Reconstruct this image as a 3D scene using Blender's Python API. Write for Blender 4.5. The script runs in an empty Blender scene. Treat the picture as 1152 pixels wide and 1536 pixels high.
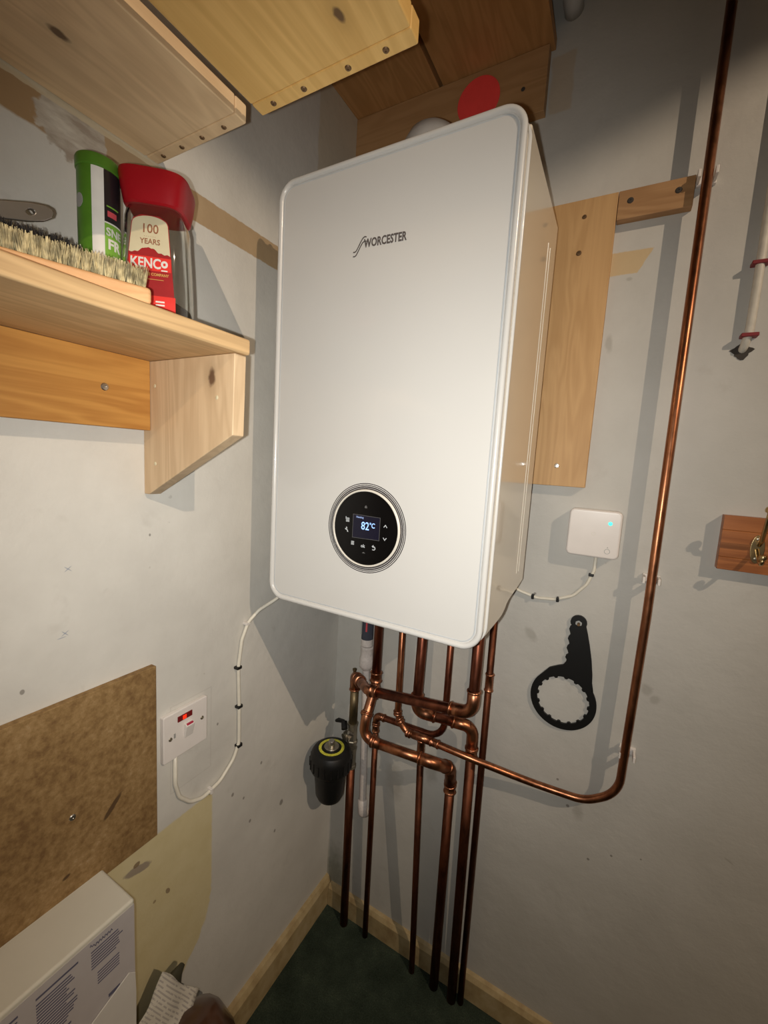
import bpy, bmesh, math, random
from mathutils import Vector, Matrix, noise
random.seed(7)
SC = bpy.context.scene
COL = SC.collection
V = Vector

# ------------------------------------------------------------------ node helpers
def new_mat(name):
    m = bpy.data.materials.new(name); m.use_nodes = True
    nt = m.node_tree
    return m, nt, nt.nodes['Principled BSDF']

def nd(nt, typ, **kw):
    n = nt.nodes.new(typ)
    for k, v in kw.items():
        setattr(n, k, v)
    return n

def setin(nt, sock, v):
    if isinstance(v, (int, float)):
        sock.default_value = v
    elif isinstance(v, (tuple, list)):
        sock.default_value = tuple(v) if len(v) == len(sock.default_value) else tuple(v) + (1.0,)
    else:
        nt.links.new(v, sock)

def M(nt, op, a, b=None, c=None, clamp=False):
    n = nd(nt, 'ShaderNodeMath', operation=op, use_clamp=clamp)
    setin(nt, n.inputs[0], a)
    if b is not None: setin(nt, n.inputs[1], b)
    if c is not None: setin(nt, n.inputs[2], c)
    return n.outputs[0]

def mixc(nt, f, a, b):
    n = nd(nt, 'ShaderNodeMix', data_type='RGBA')
    setin(nt, n.inputs[0], f); setin(nt, n.inputs[6], a); setin(nt, n.inputs[7], b)
    return n.outputs[2]

def ramp(nt, f, stops):
    n = nd(nt, 'ShaderNodeValToRGB'); setin(nt, n.inputs[0], f)
    cr = n.color_ramp
    while len(cr.elements) > 1: cr.elements.remove(cr.elements[-1])
    cr.elements[0].position = stops[0][0]; cr.elements[0].color = tuple(stops[0][1]) + (1,)
    for p, c in stops[1:]:
        e = cr.elements.new(p); e.color = tuple(c) + (1,)
    return n.outputs[0]

def coords(nt):
    return nd(nt, 'ShaderNodeTexCoord').outputs['Object']

def mapping(nt, vec, scale=(1, 1, 1), rot=(0, 0, 0), loc=(0, 0, 0)):
    n = nd(nt, 'ShaderNodeMapping'); setin(nt, n.inputs[0], vec)
    n.inputs['Scale'].default_value = scale; n.inputs['Rotation'].default_value = rot
    n.inputs['Location'].default_value = loc
    return n.outputs[0]

def noise_t(nt, vec, scale, detail=4, rough=.5, dist=0):
    n = nd(nt, 'ShaderNodeTexNoise'); setin(nt, n.inputs['Vector'], vec)
    n.inputs['Scale'].default_value = scale; n.inputs['Detail'].default_value = detail
    n.inputs['Roughness'].default_value = rough; n.inputs['Distortion'].default_value = dist
    return n.outputs[0]

def sep(nt, vec):
    n = nd(nt, 'ShaderNodeSeparateXYZ'); setin(nt, n.inputs[0], vec); return n.outputs

def bump(nt, bsdf, h, strength=.2, dist=.001):
    n = nd(nt, 'ShaderNodeBump'); n.inputs['Strength'].default_value = strength
    n.inputs['Distance'].default_value = dist; setin(nt, n.inputs['Height'], h)
    nt.links.new(n.outputs[0], bsdf.inputs['Normal'])

def plain(name, col, rough=.5, metal=0, coat=0, emit=None, es=1, trans=0, ior=1.45, var=.06, vs=40):
    m, nt, b = new_mat(name)
    c = coords(nt)
    n = noise_t(nt, c, vs, 3)
    lo = [x * (1 - var) for x in col]; hi = [min(1, x * (1 + var)) for x in col]
    nt.links.new(ramp(nt, n, [(.3, lo), (.7, hi)]), b.inputs['Base Color'])
    b.inputs['Roughness'].default_value = rough; b.inputs['Metallic'].default_value = metal
    b.inputs['Coat Weight'].default_value = coat
    if trans: b.inputs['Transmission Weight'].default_value = trans; b.inputs['IOR'].default_value = ior
    if emit:
        b.inputs['Emission Color'].default_value = (*emit, 1); b.inputs['Emission Strength'].default_value = es
    return m

def wood(name, light, dark, axis='y', rough=.55, fine=1.0, knots=(), band=1.0, seed=0.0, spec=.4):
    m, nt, b = new_mat(name)
    c = coords(nt)
    k = {'x': (0.1, 1, 1), 'y': (1, 0.1, 1), 'z': (1, 1, 0.1)}[axis]
    off = (seed, seed * 1.7, seed * .6)
    v = mapping(nt, c, k, loc=off)
    big = noise_t(nt, v, 16 * band, 3, .5, .6)
    # growth rings: sine of a warped distance
    rings = M(nt, 'SINE', M(nt, 'MULTIPLY', big, 55.0))
    rings = M(nt, 'MULTIPLY_ADD', rings, .5, .5)
    k2 = {'x': (0.03, 1, 1), 'y': (1, 0.03, 1), 'z': (1, 1, 0.03)}[axis]
    fi = noise_t(nt, mapping(nt, c, k2, loc=off), 420 * fine, 3, .6)
    blot = noise_t(nt, c, 9, 3)
    f = M(nt, 'ADD', M(nt, 'MULTIPLY', rings, .33), M(nt, 'MULTIPLY', fi, .38))
    f = M(nt, 'ADD', f, M(nt, 'MULTIPLY', blot, .45))
    mid = [(a + d) / 2 for a, d in zip(light, dark)]
    colr = ramp(nt, f, [(.3, light), (.62, mid), (.95, dark)])
    for (kx, ky, kz, kr) in knots:
        s = {'x': (.55, 1, 1), 'y': (1, .55, 1), 'z': (1, 1, .55)}[axis]
        mp = nd(nt, 'ShaderNodeVectorMath', operation='SUBTRACT')
        nt.links.new(c, mp.inputs[0]); mp.inputs[1].default_value = (kx, ky, kz)
        mm = nd(nt, 'ShaderNodeVectorMath', operation='MULTIPLY')
        nt.links.new(mp.outputs[0], mm.inputs[0]); mm.inputs[1].default_value = s
        ln = nd(nt, 'ShaderNodeVectorMath', operation='LENGTH'); nt.links.new(mm.outputs[0], ln.inputs[0])
        d = M(nt, 'ADD', ln.outputs['Value'], M(nt, 'MULTIPLY', M(nt, 'SUBTRACT', noise_t(nt, c, 90, 2), .5), kr * .9))
        core = M(nt, 'SUBTRACT', 1.0, M(nt, 'DIVIDE', d, kr, clamp=True))
        core = M(nt, 'MULTIPLY', core, 2.2, clamp=True)
        halo = M(nt, 'SUBTRACT', 1.0, M(nt, 'DIVIDE', d, kr * 2.6, clamp=True))
        colr = mixc(nt, M(nt, 'MULTIPLY', halo, .55), colr, [x * .7 for x in dark])
        colr = mixc(nt, M(nt, 'MULTIPLY', core, .85), colr, (.09, .04, .02))
    nt.links.new(colr, b.inputs['Base Color'])
    b.inputs['Roughness'].default_value = rough
    b.inputs['Specular IOR Level'].default_value = spec
    bump(nt, b, fi, .12, .0006)
    return m

# smooth box mask in two coordinates (a, b) with wobbling edges
def box_mask(nt, a, b, a0, a1, b0, b1, edge=.0015, wob=None):
    def side(s, lo, hi):
        l = M(nt, 'DIVIDE', M(nt, 'SUBTRACT', s, lo), edge, clamp=True)
        h = M(nt, 'DIVIDE', M(nt, 'SUBTRACT', hi, s), edge, clamp=True)
        return M(nt, 'MULTIPLY', l, h)
    if wob is not None:
        a = M(nt, 'ADD', a, wob); b = M(nt, 'ADD', b, wob)
    return M(nt, 'MULTIPLY', side(a, a0, a1), side(b, b0, b1))

def ell_mask(nt, a, b, ca, cb, ra, rb, edge=.12, wob=None, ang=0):
    da = M(nt, 'SUBTRACT', a, ca); db = M(nt, 'SUBTRACT', b, cb)
    ca_, sa_ = math.cos(ang), math.sin(ang)
    u = M(nt, 'ADD', M(nt, 'MULTIPLY', da, ca_), M(nt, 'MULTIPLY', db, sa_))
    v = M(nt, 'SUBTRACT', M(nt, 'MULTIPLY', db, ca_), M(nt, 'MULTIPLY', da, sa_))
    d = M(nt, 'SQRT', M(nt, 'ADD', M(nt, 'POWER', M(nt, 'DIVIDE', M(nt, 'ABSOLUTE', u), ra), 2), M(nt, 'POWER', M(nt, 'DIVIDE', M(nt, 'ABSOLUTE', v), rb), 2)))
    if wob is not None: d = M(nt, 'ADD', d, wob)
    return M(nt, 'DIVIDE', M(nt, 'SUBTRACT', 1.0, d), edge, clamp=True)

def wall_mat(name, which):
    m, nt, b = new_mat(name)
    c = coords(nt); X, Y, Z = sep(nt, c)
    base = mixc(nt, ramp(nt, noise_t(nt, c, 5, 5, .6), [(.35, (0, 0, 0)), (.7, (1, 1, 1))]), WALL_A if which != 'back' else (.49, .475, .435), WALL_B if which != 'back' else (.56, .545, .505))
    # smudges and scuffs
    sm = ramp(nt, noise_t(nt, c, 14, 6, .62, .4), [(.62, (0, 0, 0)), (.8, (1, 1, 1))])
    base = mixc(nt, M(nt, 'MULTIPLY', sm, .34), base, (.33, .30, .26))
    sp = ramp(nt, noise_t(nt, c, 55, 2, .5), [(.76, (0, 0, 0)), (.8, (1, 1, 1))])
    base = mixc(nt, M(nt, 'MULTIPLY', sp, .35), base, (.3, .27, .24))
    wobL = M(nt, 'MULTIPLY', M(nt, 'SUBTRACT', noise_t(nt, c, 30, 4), .5), .012)
    wobS = M(nt, 'MULTIPLY', M(nt, 'SUBTRACT', noise_t(nt, c, 90, 3), .5), .004)
    wobE = M(nt, 'MULTIPLY', M(nt, 'SUBTRACT', noise_t(nt, c, 60, 4), .5), .9)
    if which == 'left':
        # unpainted band where an old shelf batten sat
        tan = mixc(nt, noise_t(nt, c, 25, 4), (.36, .25, .14), (.44, .32, .19))
        f = box_mask(nt, Y, Z, -.595, -.02, 1.664, 1.709, wob=wobS)
        base = mixc(nt, f, base, tan)
        f = box_mask(nt, Y, Z, -1.6, -.638, 1.663, 1.709, .003, wob=wobL)
        base = mixc(nt, f, base, (.37, .24, .12))
        # torn plaster between the two
        fil = mixc(nt, ramp(nt, noise_t(nt, mapping(nt, c, (1, .4, 1.3)), 38, 5, .6), [(.4, (0, 0, 0)), (.62, (1, 1, 1))]), (.36, .30, .24), (.62, .58, .50))
        f = ell_mask(nt, Y, Z, -.625, 1.684, .040, .036, .1, wobE, .1)
        base = mixc(nt, f, base, fil)
        f = box_mask(nt, Y, Z, -1.6, -.505, 1.702, 1.712, .001, wob=wobS)
        base = mixc(nt, M(nt, 'MULTIPLY', f, .8), base, (.62, .53, .36))
        # bare patch near the upper corner
        f = box_mask(nt, Y, Z, -.16, .0, 1.80, 2.2, .004, wob=wobL)
        base = mixc(nt, M(nt, 'MULTIPLY', f, .6), base, (.52, .44, .30))
        # yellow bare plaster patch under the board
        yel = mixc(nt, noise_t(nt, c, 22, 6, .6), (.55, .46, .24), (.68, .60, .38))
        f1 = box_mask(nt, Y, Z, -1.2, -.409, .44, .646, .004, wob=wobS)
        f2 = ell_mask(nt, Y, Z, -.56, .44, .151, .16, .03, M(nt, 'MULTIPLY', wobE, .1))
        f = M(nt, 'MAXIMUM', f1, M(nt, 'MULTIPLY', f2, M(nt, 'LESS_THAN', Z, .46)))
        base = mixc(nt, f, base, yel)
        for (y, z, ry, rz, a, cc) in [(-.558, .606, .026, .0085, -.30, (.27, .22, .18)), (-.56, .617, .006, .005, 0, (.2, .13, .07)),
                                      (-.505, .515, .004, .007, .4, (.24, .17, .1)), (-.530, .517, .003, .003, 0, (.3, .22, .12))]:
            f = ell_mask(nt, Y, Z, y, z, ry, rz, .2, wobE, a); base = mixc(nt, M(nt, 'MULTIPLY', f, .85), base, cc)
        # small dark nicks
        for (y, z, r) in [(-.532, 1.171, .0022), (-.40, .78, .0025), (-.36, .60, .004), (-.33, .57, .003), (-.28, .62, .003), (-.31, .50, .004), (-.21, .47, .007), (-.23, .41, .004), (-.70, .99, .003)]:
            f = ell_mask(nt, Y, Z, y, z, r, r * 1.3, .3, wobE); base = mixc(nt, M(nt, 'MULTIPLY', f, .7), base, (.16, .14, .12))
        for (y, z, a) in [(-.645, 1.139, .7), (-.645, 1.139, -.7), (-.651, 1.051, .6), (-.651, 1.051, -.8), (-.655, 1.046, .1)]:
            f = ell_mask(nt, Y, Z, y, z, .0065, .0009, .4, None, a); base = mixc(nt, M(nt, 'MULTIPLY', f, .6), base, (.2, .24, .32))
        # faint painted-over back box outline beside the switch
        f = M(nt, 'SUBTRACT', box_mask(nt, Y, Z, -.50, -.414, .70, .866, .001), box_mask(nt, Y, Z, -.498, -.416, .702, .864, .001))
        base = mixc(nt, M(nt, 'MULTIPLY', f, .22), base, (.35, .32, .28))
    if which == 'back':
        # cream patch beside the backing board: slanted right end
        zz = M(nt, 'MULTIPLY', M(nt, 'SUBTRACT', Z, 1.67), .55)
        xs = M(nt, 'SUBTRACT', X, zz)
        f = box_mask(nt, xs, Z, .53, .617, 1.671, 1.713, .002, wob=wobS)
        base = mixc(nt, f, base, (.56, .42, .24))
        f = box_mask(nt, X, Z, .43, .475, 1.985, 2.09, .004, wob=wobL)
        base = mixc(nt, M(nt, 'MULTIPLY', f, .5), base, (.48, .36, .22))
        for (x, z, rx, rz, a) in [(.605, 1.663, .006, .004, 0), (.72, .90, .012, .016, .4), (.735, .885, .010, .012, -.5), (.30, .55, .02, .05, .1), (.58, .62, .018, .006, .1),
                                  (.50, .955, .012, .02, .6), (.585, 1.55, .008, .02, .1), (.63, .595, .012, .02, 0), (.20, .47, .03, .06, .1), (.88, .62, .012, .002, -.5), (.93, .70, .003, .008, -.2)]:
            f = ell_mask(nt, X, Z, x, z, rx, rz, .5, wobE, a); base = mixc(nt, M(nt, 'MULTIPLY', f, .4), base, (.27, .25, .21))
        for (x, z, r) in [(.50, 1.045, .003), (.585, .65, .003), (.61, .60, .004), (.70, .53, .003), (.66, .50, .003), (.75, .55, .002)]:
            f = ell_mask(nt, X, Z, x, z, r, r, .3, wobE); base = mixc(nt, M(nt, 'MULTIPLY', f, .7), base, (.15, .13, .11))
        # dark green tinge low behind the pipes
        f = ell_mask(nt, X, Z, .03, .10, .07, .11, .8, wobE); base = mixc(nt, M(nt, 'MULTIPLY', f, .55), base, (.10, .11, .06))
    nt.links.new(base, b.inputs['Base Color'])
    b.inputs['Roughness'].default_value = .62
    h = M(nt, 'ADD', M(nt, 'MULTIPLY', noise_t(nt, c, 26, 5, .55), 1.0), M(nt, 'MULTIPLY', noise_t(nt, c, 240, 3), .12))
    bump(nt, b, h, .35, .004)
    return m

WALL_A = (.56, .54, .495); WALL_B = (.65, .63, .58)

# ------------------------------------------------------------------ mesh helpers
def link_obj(name, bm, mat, parent=None, smooth=False, bev=0, seg=2, ang=40):
    me = bpy.data.meshes.new(name)
    if parent is not None:
        r = parent
        while r.parent: r = r.parent
        off = r.location.copy()
        bmesh.ops.translate(bm, verts=bm.verts, vec=-off)
    bmesh.ops.recalc_face_normals(bm, faces=bm.faces)
    bm.to_mesh(me); bm.free()
    for p in me.polygons: p.use_smooth = smooth or bev > 0
    o = bpy.data.objects.new(name, me); COL.objects.link(o)
    if mat:
        for mm in (mat if isinstance(mat, list) else [mat]): me.materials.append(mm)
    if parent is not None: o.parent = parent
    if bev:
        md = o.modifiers.new('b', 'BEVEL'); md.width = bev; md.segments = seg; md.limit_method = 'ANGLE'; md.angle_limit = math.radians(ang)
        md.harden_normals = True
    elif smooth:
        me.polygons.foreach_set('use_smooth', [True] * len(me.polygons))
        try: me.set_sharp_from_angle(angle=math.radians(ang))
        except Exception: pass
    return o

def thing(name, label, cat, loc, group=None):
    o = bpy.data.objects.new(name, None); COL.objects.link(o)
    o.empty_display_size = .05
    o.location = loc; o['label'] = label; o['category'] = cat
    if group: o['group'] = group
    return o

def tag(o, label, cat, group=None):
    o['label'] = label; o['category'] = cat
    if group: o['group'] = group
    return o

def top(name, bm, mat, label, cat, loc, group=None, **kw):
    """single-mesh thing with its origin at loc"""
    bmesh.ops.translate(bm, verts=bm.verts, vec=-V(loc))
    o = link_obj(name, bm, mat, None, **kw); o.location = loc
    return tag(o, label, cat, group)

def BM(): return bmesh.new()

def add_box(bm, x0, x1, y0, y1, z0, z1, mi=0, mtx=None):
    vs = [bm.verts.new((x, y, z)) for x in (x0, x1) for y in (y0, y1) for z in (z0, z1)]
    if mtx: 
        for v in vs: v.co = mtx @ v.co
    for f in [(0, 1, 3, 2), (4, 6, 7, 5), (0, 4, 5, 1), (2, 3, 7, 6), (0, 2, 6, 4), (1, 5, 7, 3)]:
        fa = bm.faces.new([vs[i] for i in f]); fa.material_index = mi
    return bm

def box(*a, **k): return add_box(BM(), *a, **k)

def fillet(pts, r, n=7):
    pts = [V(p) for p in pts]
    if not isinstance(r, (list, tuple)): r = [r] * len(pts)
    out = [pts[0]]
    for i in range(1, len(pts) - 1):
        p, a, b = pts[i], pts[i - 1], pts[i + 1]
        d1 = (a - p); d2 = (b - p)
        l1, l2 = d1.length, d2.length; d1.normalize(); d2.normalize()
        th = d1.angle(d2)
        if th > math.pi - .02: out.append(p); continue
        t = min(r[i] / math.tan(th / 2), l1 * .49, l2 * .49)
        rr = t * math.tan(th / 2)
        bis = (d1 + d2).normalized(); cen = p + bis * (rr / math.sin(th / 2))
        s = p + d1 * t - cen; e = p + d2 * t - cen
        tot = s.angle(e); ax = s.cross(e).normalized()
        for k in range(n + 1):
            out.append(cen + Matrix.Rotation(tot * k / n, 3, ax) @ s)
    out.append(pts[-1]); return out

def add_tube(bm, pts, r, n=20, cap=True, mi=0):
    pts = [V(p) for p in pts]
    if not isinstance(r, (list, tuple)): r = [r] * len(pts)
    tan = []
    for i in range(len(pts)):
        a = pts[max(0, i - 1)]; b = pts[min(len(pts) - 1, i + 1)]
        t = (b - a)
        if 0 < i < len(pts) - 1:
            t = (pts[i] - a).normalized() + (b - pts[i]).normalized()
        tan.append(t.normalized())
    up = V((0, 0, 1)) if abs(tan[0].z) < .9 else V((1, 0, 0))
    nrm = tan[0].cross(up).normalized()
    rings = []
    for i, p in enumerate(pts):
        if i:
            ax = tan[i - 1].cross(tan[i])
            if ax.length > 1e-8:
                nrm = Matrix.Rotation(tan[i - 1].angle(tan[i]), 3, ax.normalized()) @ nrm
        nrm = (nrm - tan[i] * nrm.dot(tan[i])).normalized()
        bn = tan[i].cross(nrm)
        rings.append([bm.verts.new(p + (nrm * math.cos(2 * math.pi * k / n) + bn * math.sin(2 * math.pi * k / n)) * r[i]) for k in range(n)])
    for a, b in zip(rings, rings[1:]):
        for k in range(n):
            f = bm.faces.new((a[k], a[(k + 1) % n], b[(k + 1) % n], b[k])); f.material_index = mi
    if cap:
        f = bm.faces.new(rings[0][::-1]); f.material_index = mi
        f = bm.faces.new(rings[-1]); f.material_index = mi
    return bm

def tube(pts, r, **k): return add_tube(BM(), pts, r, **k)

def add_lathe(bm, prof, c=(0, 0, 0), n=40, mtx=None, mi=0, close=False):
    """prof: (radius, height) list; axis z through c"""
    rings = []
    for (r, h) in prof:
        if r < 1e-6: rings.append([bm.verts.new((0, 0, h))])
        else: rings.append([bm.verts.new((r * math.cos(2 * math.pi * k / n), r * math.sin(2 * math.pi * k / n), h)) for k in range(n)])
    prs = list(zip(rings, rings[1:])) + ([(rings[-1], rings[0])] if close else [])
    for a, b in prs:
        for k in range(n):
            A = [a[k % len(a)], a[(k + 1) % len(a)]] if len(a) > 1 else [a[0]]
            B = [b[(k + 1) % len(b)], b[k % len(b)]] if len(b) > 1 else [b[0]]
            f = bm.faces.new(A + B); f.material_index = mi
    T = Matrix.Translation(V(c)) @ (mtx if mtx else Matrix.Identity(4))
    for rg in rings:
        for v in rg: v.co = T @ v.co
    return bm

def lathe(*a, **k): return add_lathe(BM(), *a, **k)

def add_prism(bm, poly, frame, d0, d1, mi=0, holes=()):
    """poly: list of (u,v); frame(u,v,d)->xyz"""
    edges = []
    def loop(pl):
        vs = [bm.verts.new(frame(u, v, d0)) for u, v in pl]
        es = [bm.edges.new((vs[i], vs[(i + 1) % len(vs)])) for i in range(len(vs))]
        return vs, es
    a, ea = loop(poly); alle = list(ea); hs = []
    for h in holes:
        hv, he = loop(h); alle += he; hs.append(hv)
    if holes:
        res = bmesh.ops.triangle_fill(bm, edges=alle, use_beauty=True, use_dissolve=False)
        faces = [g for g in res['geom'] if isinstance(g, bmesh.types.BMFace)]
    else:
        faces = [bm.faces.new(a)]
    top_map = {}
    for lp in [a] + hs:
        for v in lp: pass
    allv = [(v, uv) for lp, pl in zip([a] + hs, [poly] + list(holes)) for v, uv in zip(lp, pl)]
    for v, (u, w) in allv: top_map[v] = bm.verts.new(frame(u, w, d1))
    for f in faces:
        f.material_index = mi
        g = bm.faces.new([top_map[v] for v in reversed(f.verts)]); g.material_index = mi
    for lp in [a] + hs:
        for i in range(len(lp)):
            p, q = lp[i], lp[(i + 1) % len(lp)]
            g = bm.faces.new((p, q, top_map[q], top_map[p])); g.material_index = mi
    return bm

def prism(*a, **k): return add_prism(BM(), *a, **k)

def rrect(u0, u1, v0, v1, r, n=8):
    out = []
    for (cu, cv, a0) in [(u1 - r, v1 - r, 0), (u0 + r, v1 - r, 90), (u0 + r, v0 + r, 180), (u1 - r, v0 + r, 270)]:
        for k in range(n + 1):
            a = math.radians(a0 + 90 * k / n); out.append((cu + r * math.cos(a), cv + r * math.sin(a)))
    return out

def circ(cu, cv, r, n=40, r2=None):
    return [(cu + r * math.cos(2 * math.pi * k / n), cv + (r2 or r) * math.sin(2 * math.pi * k / n)) for k in range(n)]

def F_back(u, v, d): return V((u, -d, v))     # u=x, v=z, d = distance out from back wall
def F_left(u, v, d): return V((d, u, v))      # u=y, v=z, d = distance out from left wall

def text_bm(s, size, depth=.0004, bold=0.0, align='CENTER', sx=1.0, spacing=1.0):
    cu = bpy.data.curves.new('t', 'FONT'); cu.body = s; cu.size = size; cu.align_x = align; cu.align_y = 'CENTER'
    cu.extrude = depth / 2; cu.offset = bold; cu.space_character = spacing; cu.resolution_u = 3
    o = bpy.data.objects.new('t', cu); COL.objects.link(o)
    bpy.context.view_layer.update()
    dg = bpy.context.evaluated_depsgraph_get()
    me = bpy.data.meshes.new_from_object(o.evaluated_get(dg))
    bm = BM(); bm.from_mesh(me)
    bmesh.ops.scale(bm, vec=(sx, 1, 1), verts=bm.verts)
    bpy.data.objects.remove(o); bpy.data.curves.remove(cu); bpy.data.meshes.remove(me)
    return bm

def join(dst, src, mtx=None, mi=0):
    me = bpy.data.meshes.new('tmp')
    if mtx: bmesh.ops.transform(src, matrix=mtx, verts=src.verts)
    for f in src.faces: f.material_index = mi
    src.to_mesh(me); src.free(); dst.from_mesh(me); bpy.data.meshes.remove(me)
    return dst

def face_mtx(origin, right, up):
    r = V(right).normalized(); u = V(up).normalized(); n = r.cross(u)
    m = Matrix((r, u, n)).transposed().to_4x4(); m.translation = V(origin); return m

# ------------------------------------------------------------------ materials
m_wl = wall_mat('painted_wall_left', 'left')
m_wb = wall_mat('painted_wall_back', 'back')
m_wo = wall_mat('painted_wall_other', 'other')
m_ceil = plain('ceiling_boards', (.16, .13, .10), .8)
m_wdark = plain('dark_low_bounce_wall', (.075, .06, .05), .8)  # kept dark on the unseen walls to lower bounced light
m_white = plain('white_enamel', (.62, .61, .585), .22, coat=.4, var=.01, vs=5)
m_side = plain('white_side_panel', (.74, .66, .53), .16, coat=.6, var=.015, vs=5)  # white panel; the beige of its reflections is put into the base colour
m_dark = plain('dark_void_metal', (.035, .03, .03), .6)
m_grey = plain('groove_grey', (.50, .52, .53), .5)
m_ringd = plain('ring_dark', (.02, .015, .018), .4)
m_ringw = plain('ring_white', (.72, .68, .60), .25)
m_black_gloss = plain('black_gloss', (.0015, .0015, .002), .10)
m_black_gloss.node_tree.nodes['Principled BSDF'].inputs['Specular IOR Level'].default_value = .3
m_black = plain('black_plastic', (.005, .005, .005), .45)
m_blackm = plain('black_matt_plastic', (.006, .006, .006), .45, vs=300, var=.2)
m_logo = plain('logo_grey', (.10, .085, .08), .5)
m_icon = plain('icon_grey', (.42, .44, .45), .5, emit=(.6, .65, .7), es=.12)
m_iconD = plain('icon_dim', (.10, .10, .10), .5)
m_lcd = plain('lcd_glass', (.003, .003, .006), .2, emit=(.02, .02, .12), es=.10)
m_digits = plain('lcd_digits', (.3, .5, 1.), .5, emit=(.28, .50, 1.0), es=1.0)
m_lcds = plain('lcd_small_text', (.3, .4, .7), .5, emit=(.35, .5, .9), es=.35)
m_plast = plain('white_plastic', (.74, .70, .66), .3, var=.02)
m_plastp = plain('warm_white_plastic', (.74, .69, .65), .28, var=.02)
m_cable = plain('cream_cable', (.72, .68, .58), .4)
m_pvc = plain('white_overflow_pipe', (.66, .60, .56), .45, vs=160, var=.1)
m_teal = plain('teal_led', (.05, .9, .7), .4, emit=(.03, .9, .62), es=1.4)
m_red_led = plain('red_neon', (.5, .02, .01), .3, emit=(1., .03, .005), es=.9)
m_dred = plain('dark_red', (.16, .008, .01), .35)
m_redrock = plain('red_mark', (.45, .02, .06), .4)
m_steel = plain('steel_screw', (.55, .52, .48), .32, metal=1)
m_dscrew = plain('dull_brown_screw', (.20, .12, .06), .5, metal=.6)
m_nickel = plain('nickel_valve', (.42, .38, .30), .38, metal=.9, var=.25)
m_brass = plain('brass', (.50, .38, .20), .3, metal=1, var=.2)
m_yellow = plain('yellow_ring', (.62, .60, .06), .5, vs=200, var=.25)
m_reddisc = plain('red_disc', (.95, .07, .065), .55, var=.04)
m_greyp = plain('flue_grey_plastic', (.55, .54, .52), .3)
m_glabel = plain('dark_blue_label', (.05, .055, .075), .45)
m_green = plain('can_green', (.085, .22, .02), .35, var=.12, vs=60)
m_greenl = plain('can_light_green', (.20, .42, .05), .4, var=.08)
m_canblk = plain('can_black', (.018, .015, .018), .3)
m_wht = plain('print_white', (.74, .72, .66), .5)
m_prgrey = plain('print_grey', (.34, .34, .32), .5)
m_prpink = plain('print_pink', (.62, .08, .10), .5)
m_lidred = plain('lid_red', (.36, .006, .012), .33, var=.04)
m_lblred = plain('label_red', (.34, .018, .02), .45, var=.10, vs=40)
m_lblred2 = plain('label_bright_red', (.74, .04, .03), .45, var=.05)
m_lblcream = plain('label_cream', (.64, .57, .38), .5)
m_lblgold = plain('label_gold', (.62, .35, .10), .5)
m_lblbrn = plain('label_brown_text', (.30, .12, .06), .5)
m_grain = plain('dark_contents', (.05, .03, .02), .6, vs=200, var=.6)
m_brist = plain('cream_bristle', (.48, .40, .22), .7, vs=110, var=.6)
m_bristb = plain('black_bristle', (.012, .010, .010), .7)
m_pewter = plain('pewter_grey', (.28, .265, .245), .35, metal=.85)
m_print = plain('print_bluegrey', (.11, .11, .17), .6)
m_paper = plain('white_paper', (.66, .64, .60), .7, var=.04, vs=20)
m_carton = plain('white_carton', (.66, .64, .55), .6, var=.03, vs=14)
m_label = plain('lilac_grey_label', (.50, .47, .47), .6, var=.03)
m_brownbag = plain('brown_gloss_plastic', (.075, .032, .015), .28, coat=.3, var=.25, vs=25)
m_olive = plain('olive_cloth', (.05, .045, .025), .8, var=.3)
m_card = plain('brown_cardboard', (.35, .24, .14), .8)
m_redclip = plain('maroon_clip', (.22, .02, .025), .5)
m_condu = plain('white_painted_conduit', (.62, .58, .50), .5, vs=80, var=.08)
m_shade = plain('lamp_shade_black', (.02, .02, .02), .8)
m_hole = plain('dark_hole', (.05, .042, .035), .9)

def glass():
    m, nt, b = new_mat('clear_glass')
    c = coords(nt)
    nt.links.new(ramp(nt, noise_t(nt, c, 30, 2), [(.3, (.90, .90, .86)), (.7, (.96, .96, .93))]), b.inputs['Base Color'])
    b.inputs['Transmission Weight'].default_value = 1; b.inputs['Roughness'].default_value = .03; b.inputs['IOR'].default_value = 1.3
    return m
m_glass = glass()

def copper_mat(name, base, dark, rough=.36, sc=30):
    m, nt, b = new_mat(name)
    c = coords(nt)
    v = mapping(nt, c, (1, 1, .25))
    n = noise_t(nt, v, sc, 5, .65, .3)
    nt.links.new(ramp(nt, n, [(.36, dark), (.6, base)]), b.inputs['Base Color'])
    b.inputs['Metallic'].default_value = 1
    r = nd(nt, 'ShaderNodeMapRange'); nt.links.new(noise_t(nt, c, 70, 3), r.inputs[0])
    r.inputs[3].default_value = rough - .08; r.inputs[4].default_value = rough + .14
    nt.links.new(r.outputs[0], b.inputs['Roughness'])
    return m
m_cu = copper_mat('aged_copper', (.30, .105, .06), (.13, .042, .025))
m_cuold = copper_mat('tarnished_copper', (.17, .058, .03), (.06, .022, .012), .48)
m_cub = copper_mat('bright_copper', (.52, .22, .11), (.24, .09, .045), .32)
m_cufit = copper_mat('copper_fitting', (.54, .24, .13), (.24, .09, .05), .32, 60)
m_cugreen = copper_mat('verdigris_copper', (.30, .22, .12), (.14, .12, .07), .5, 60)

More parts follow.
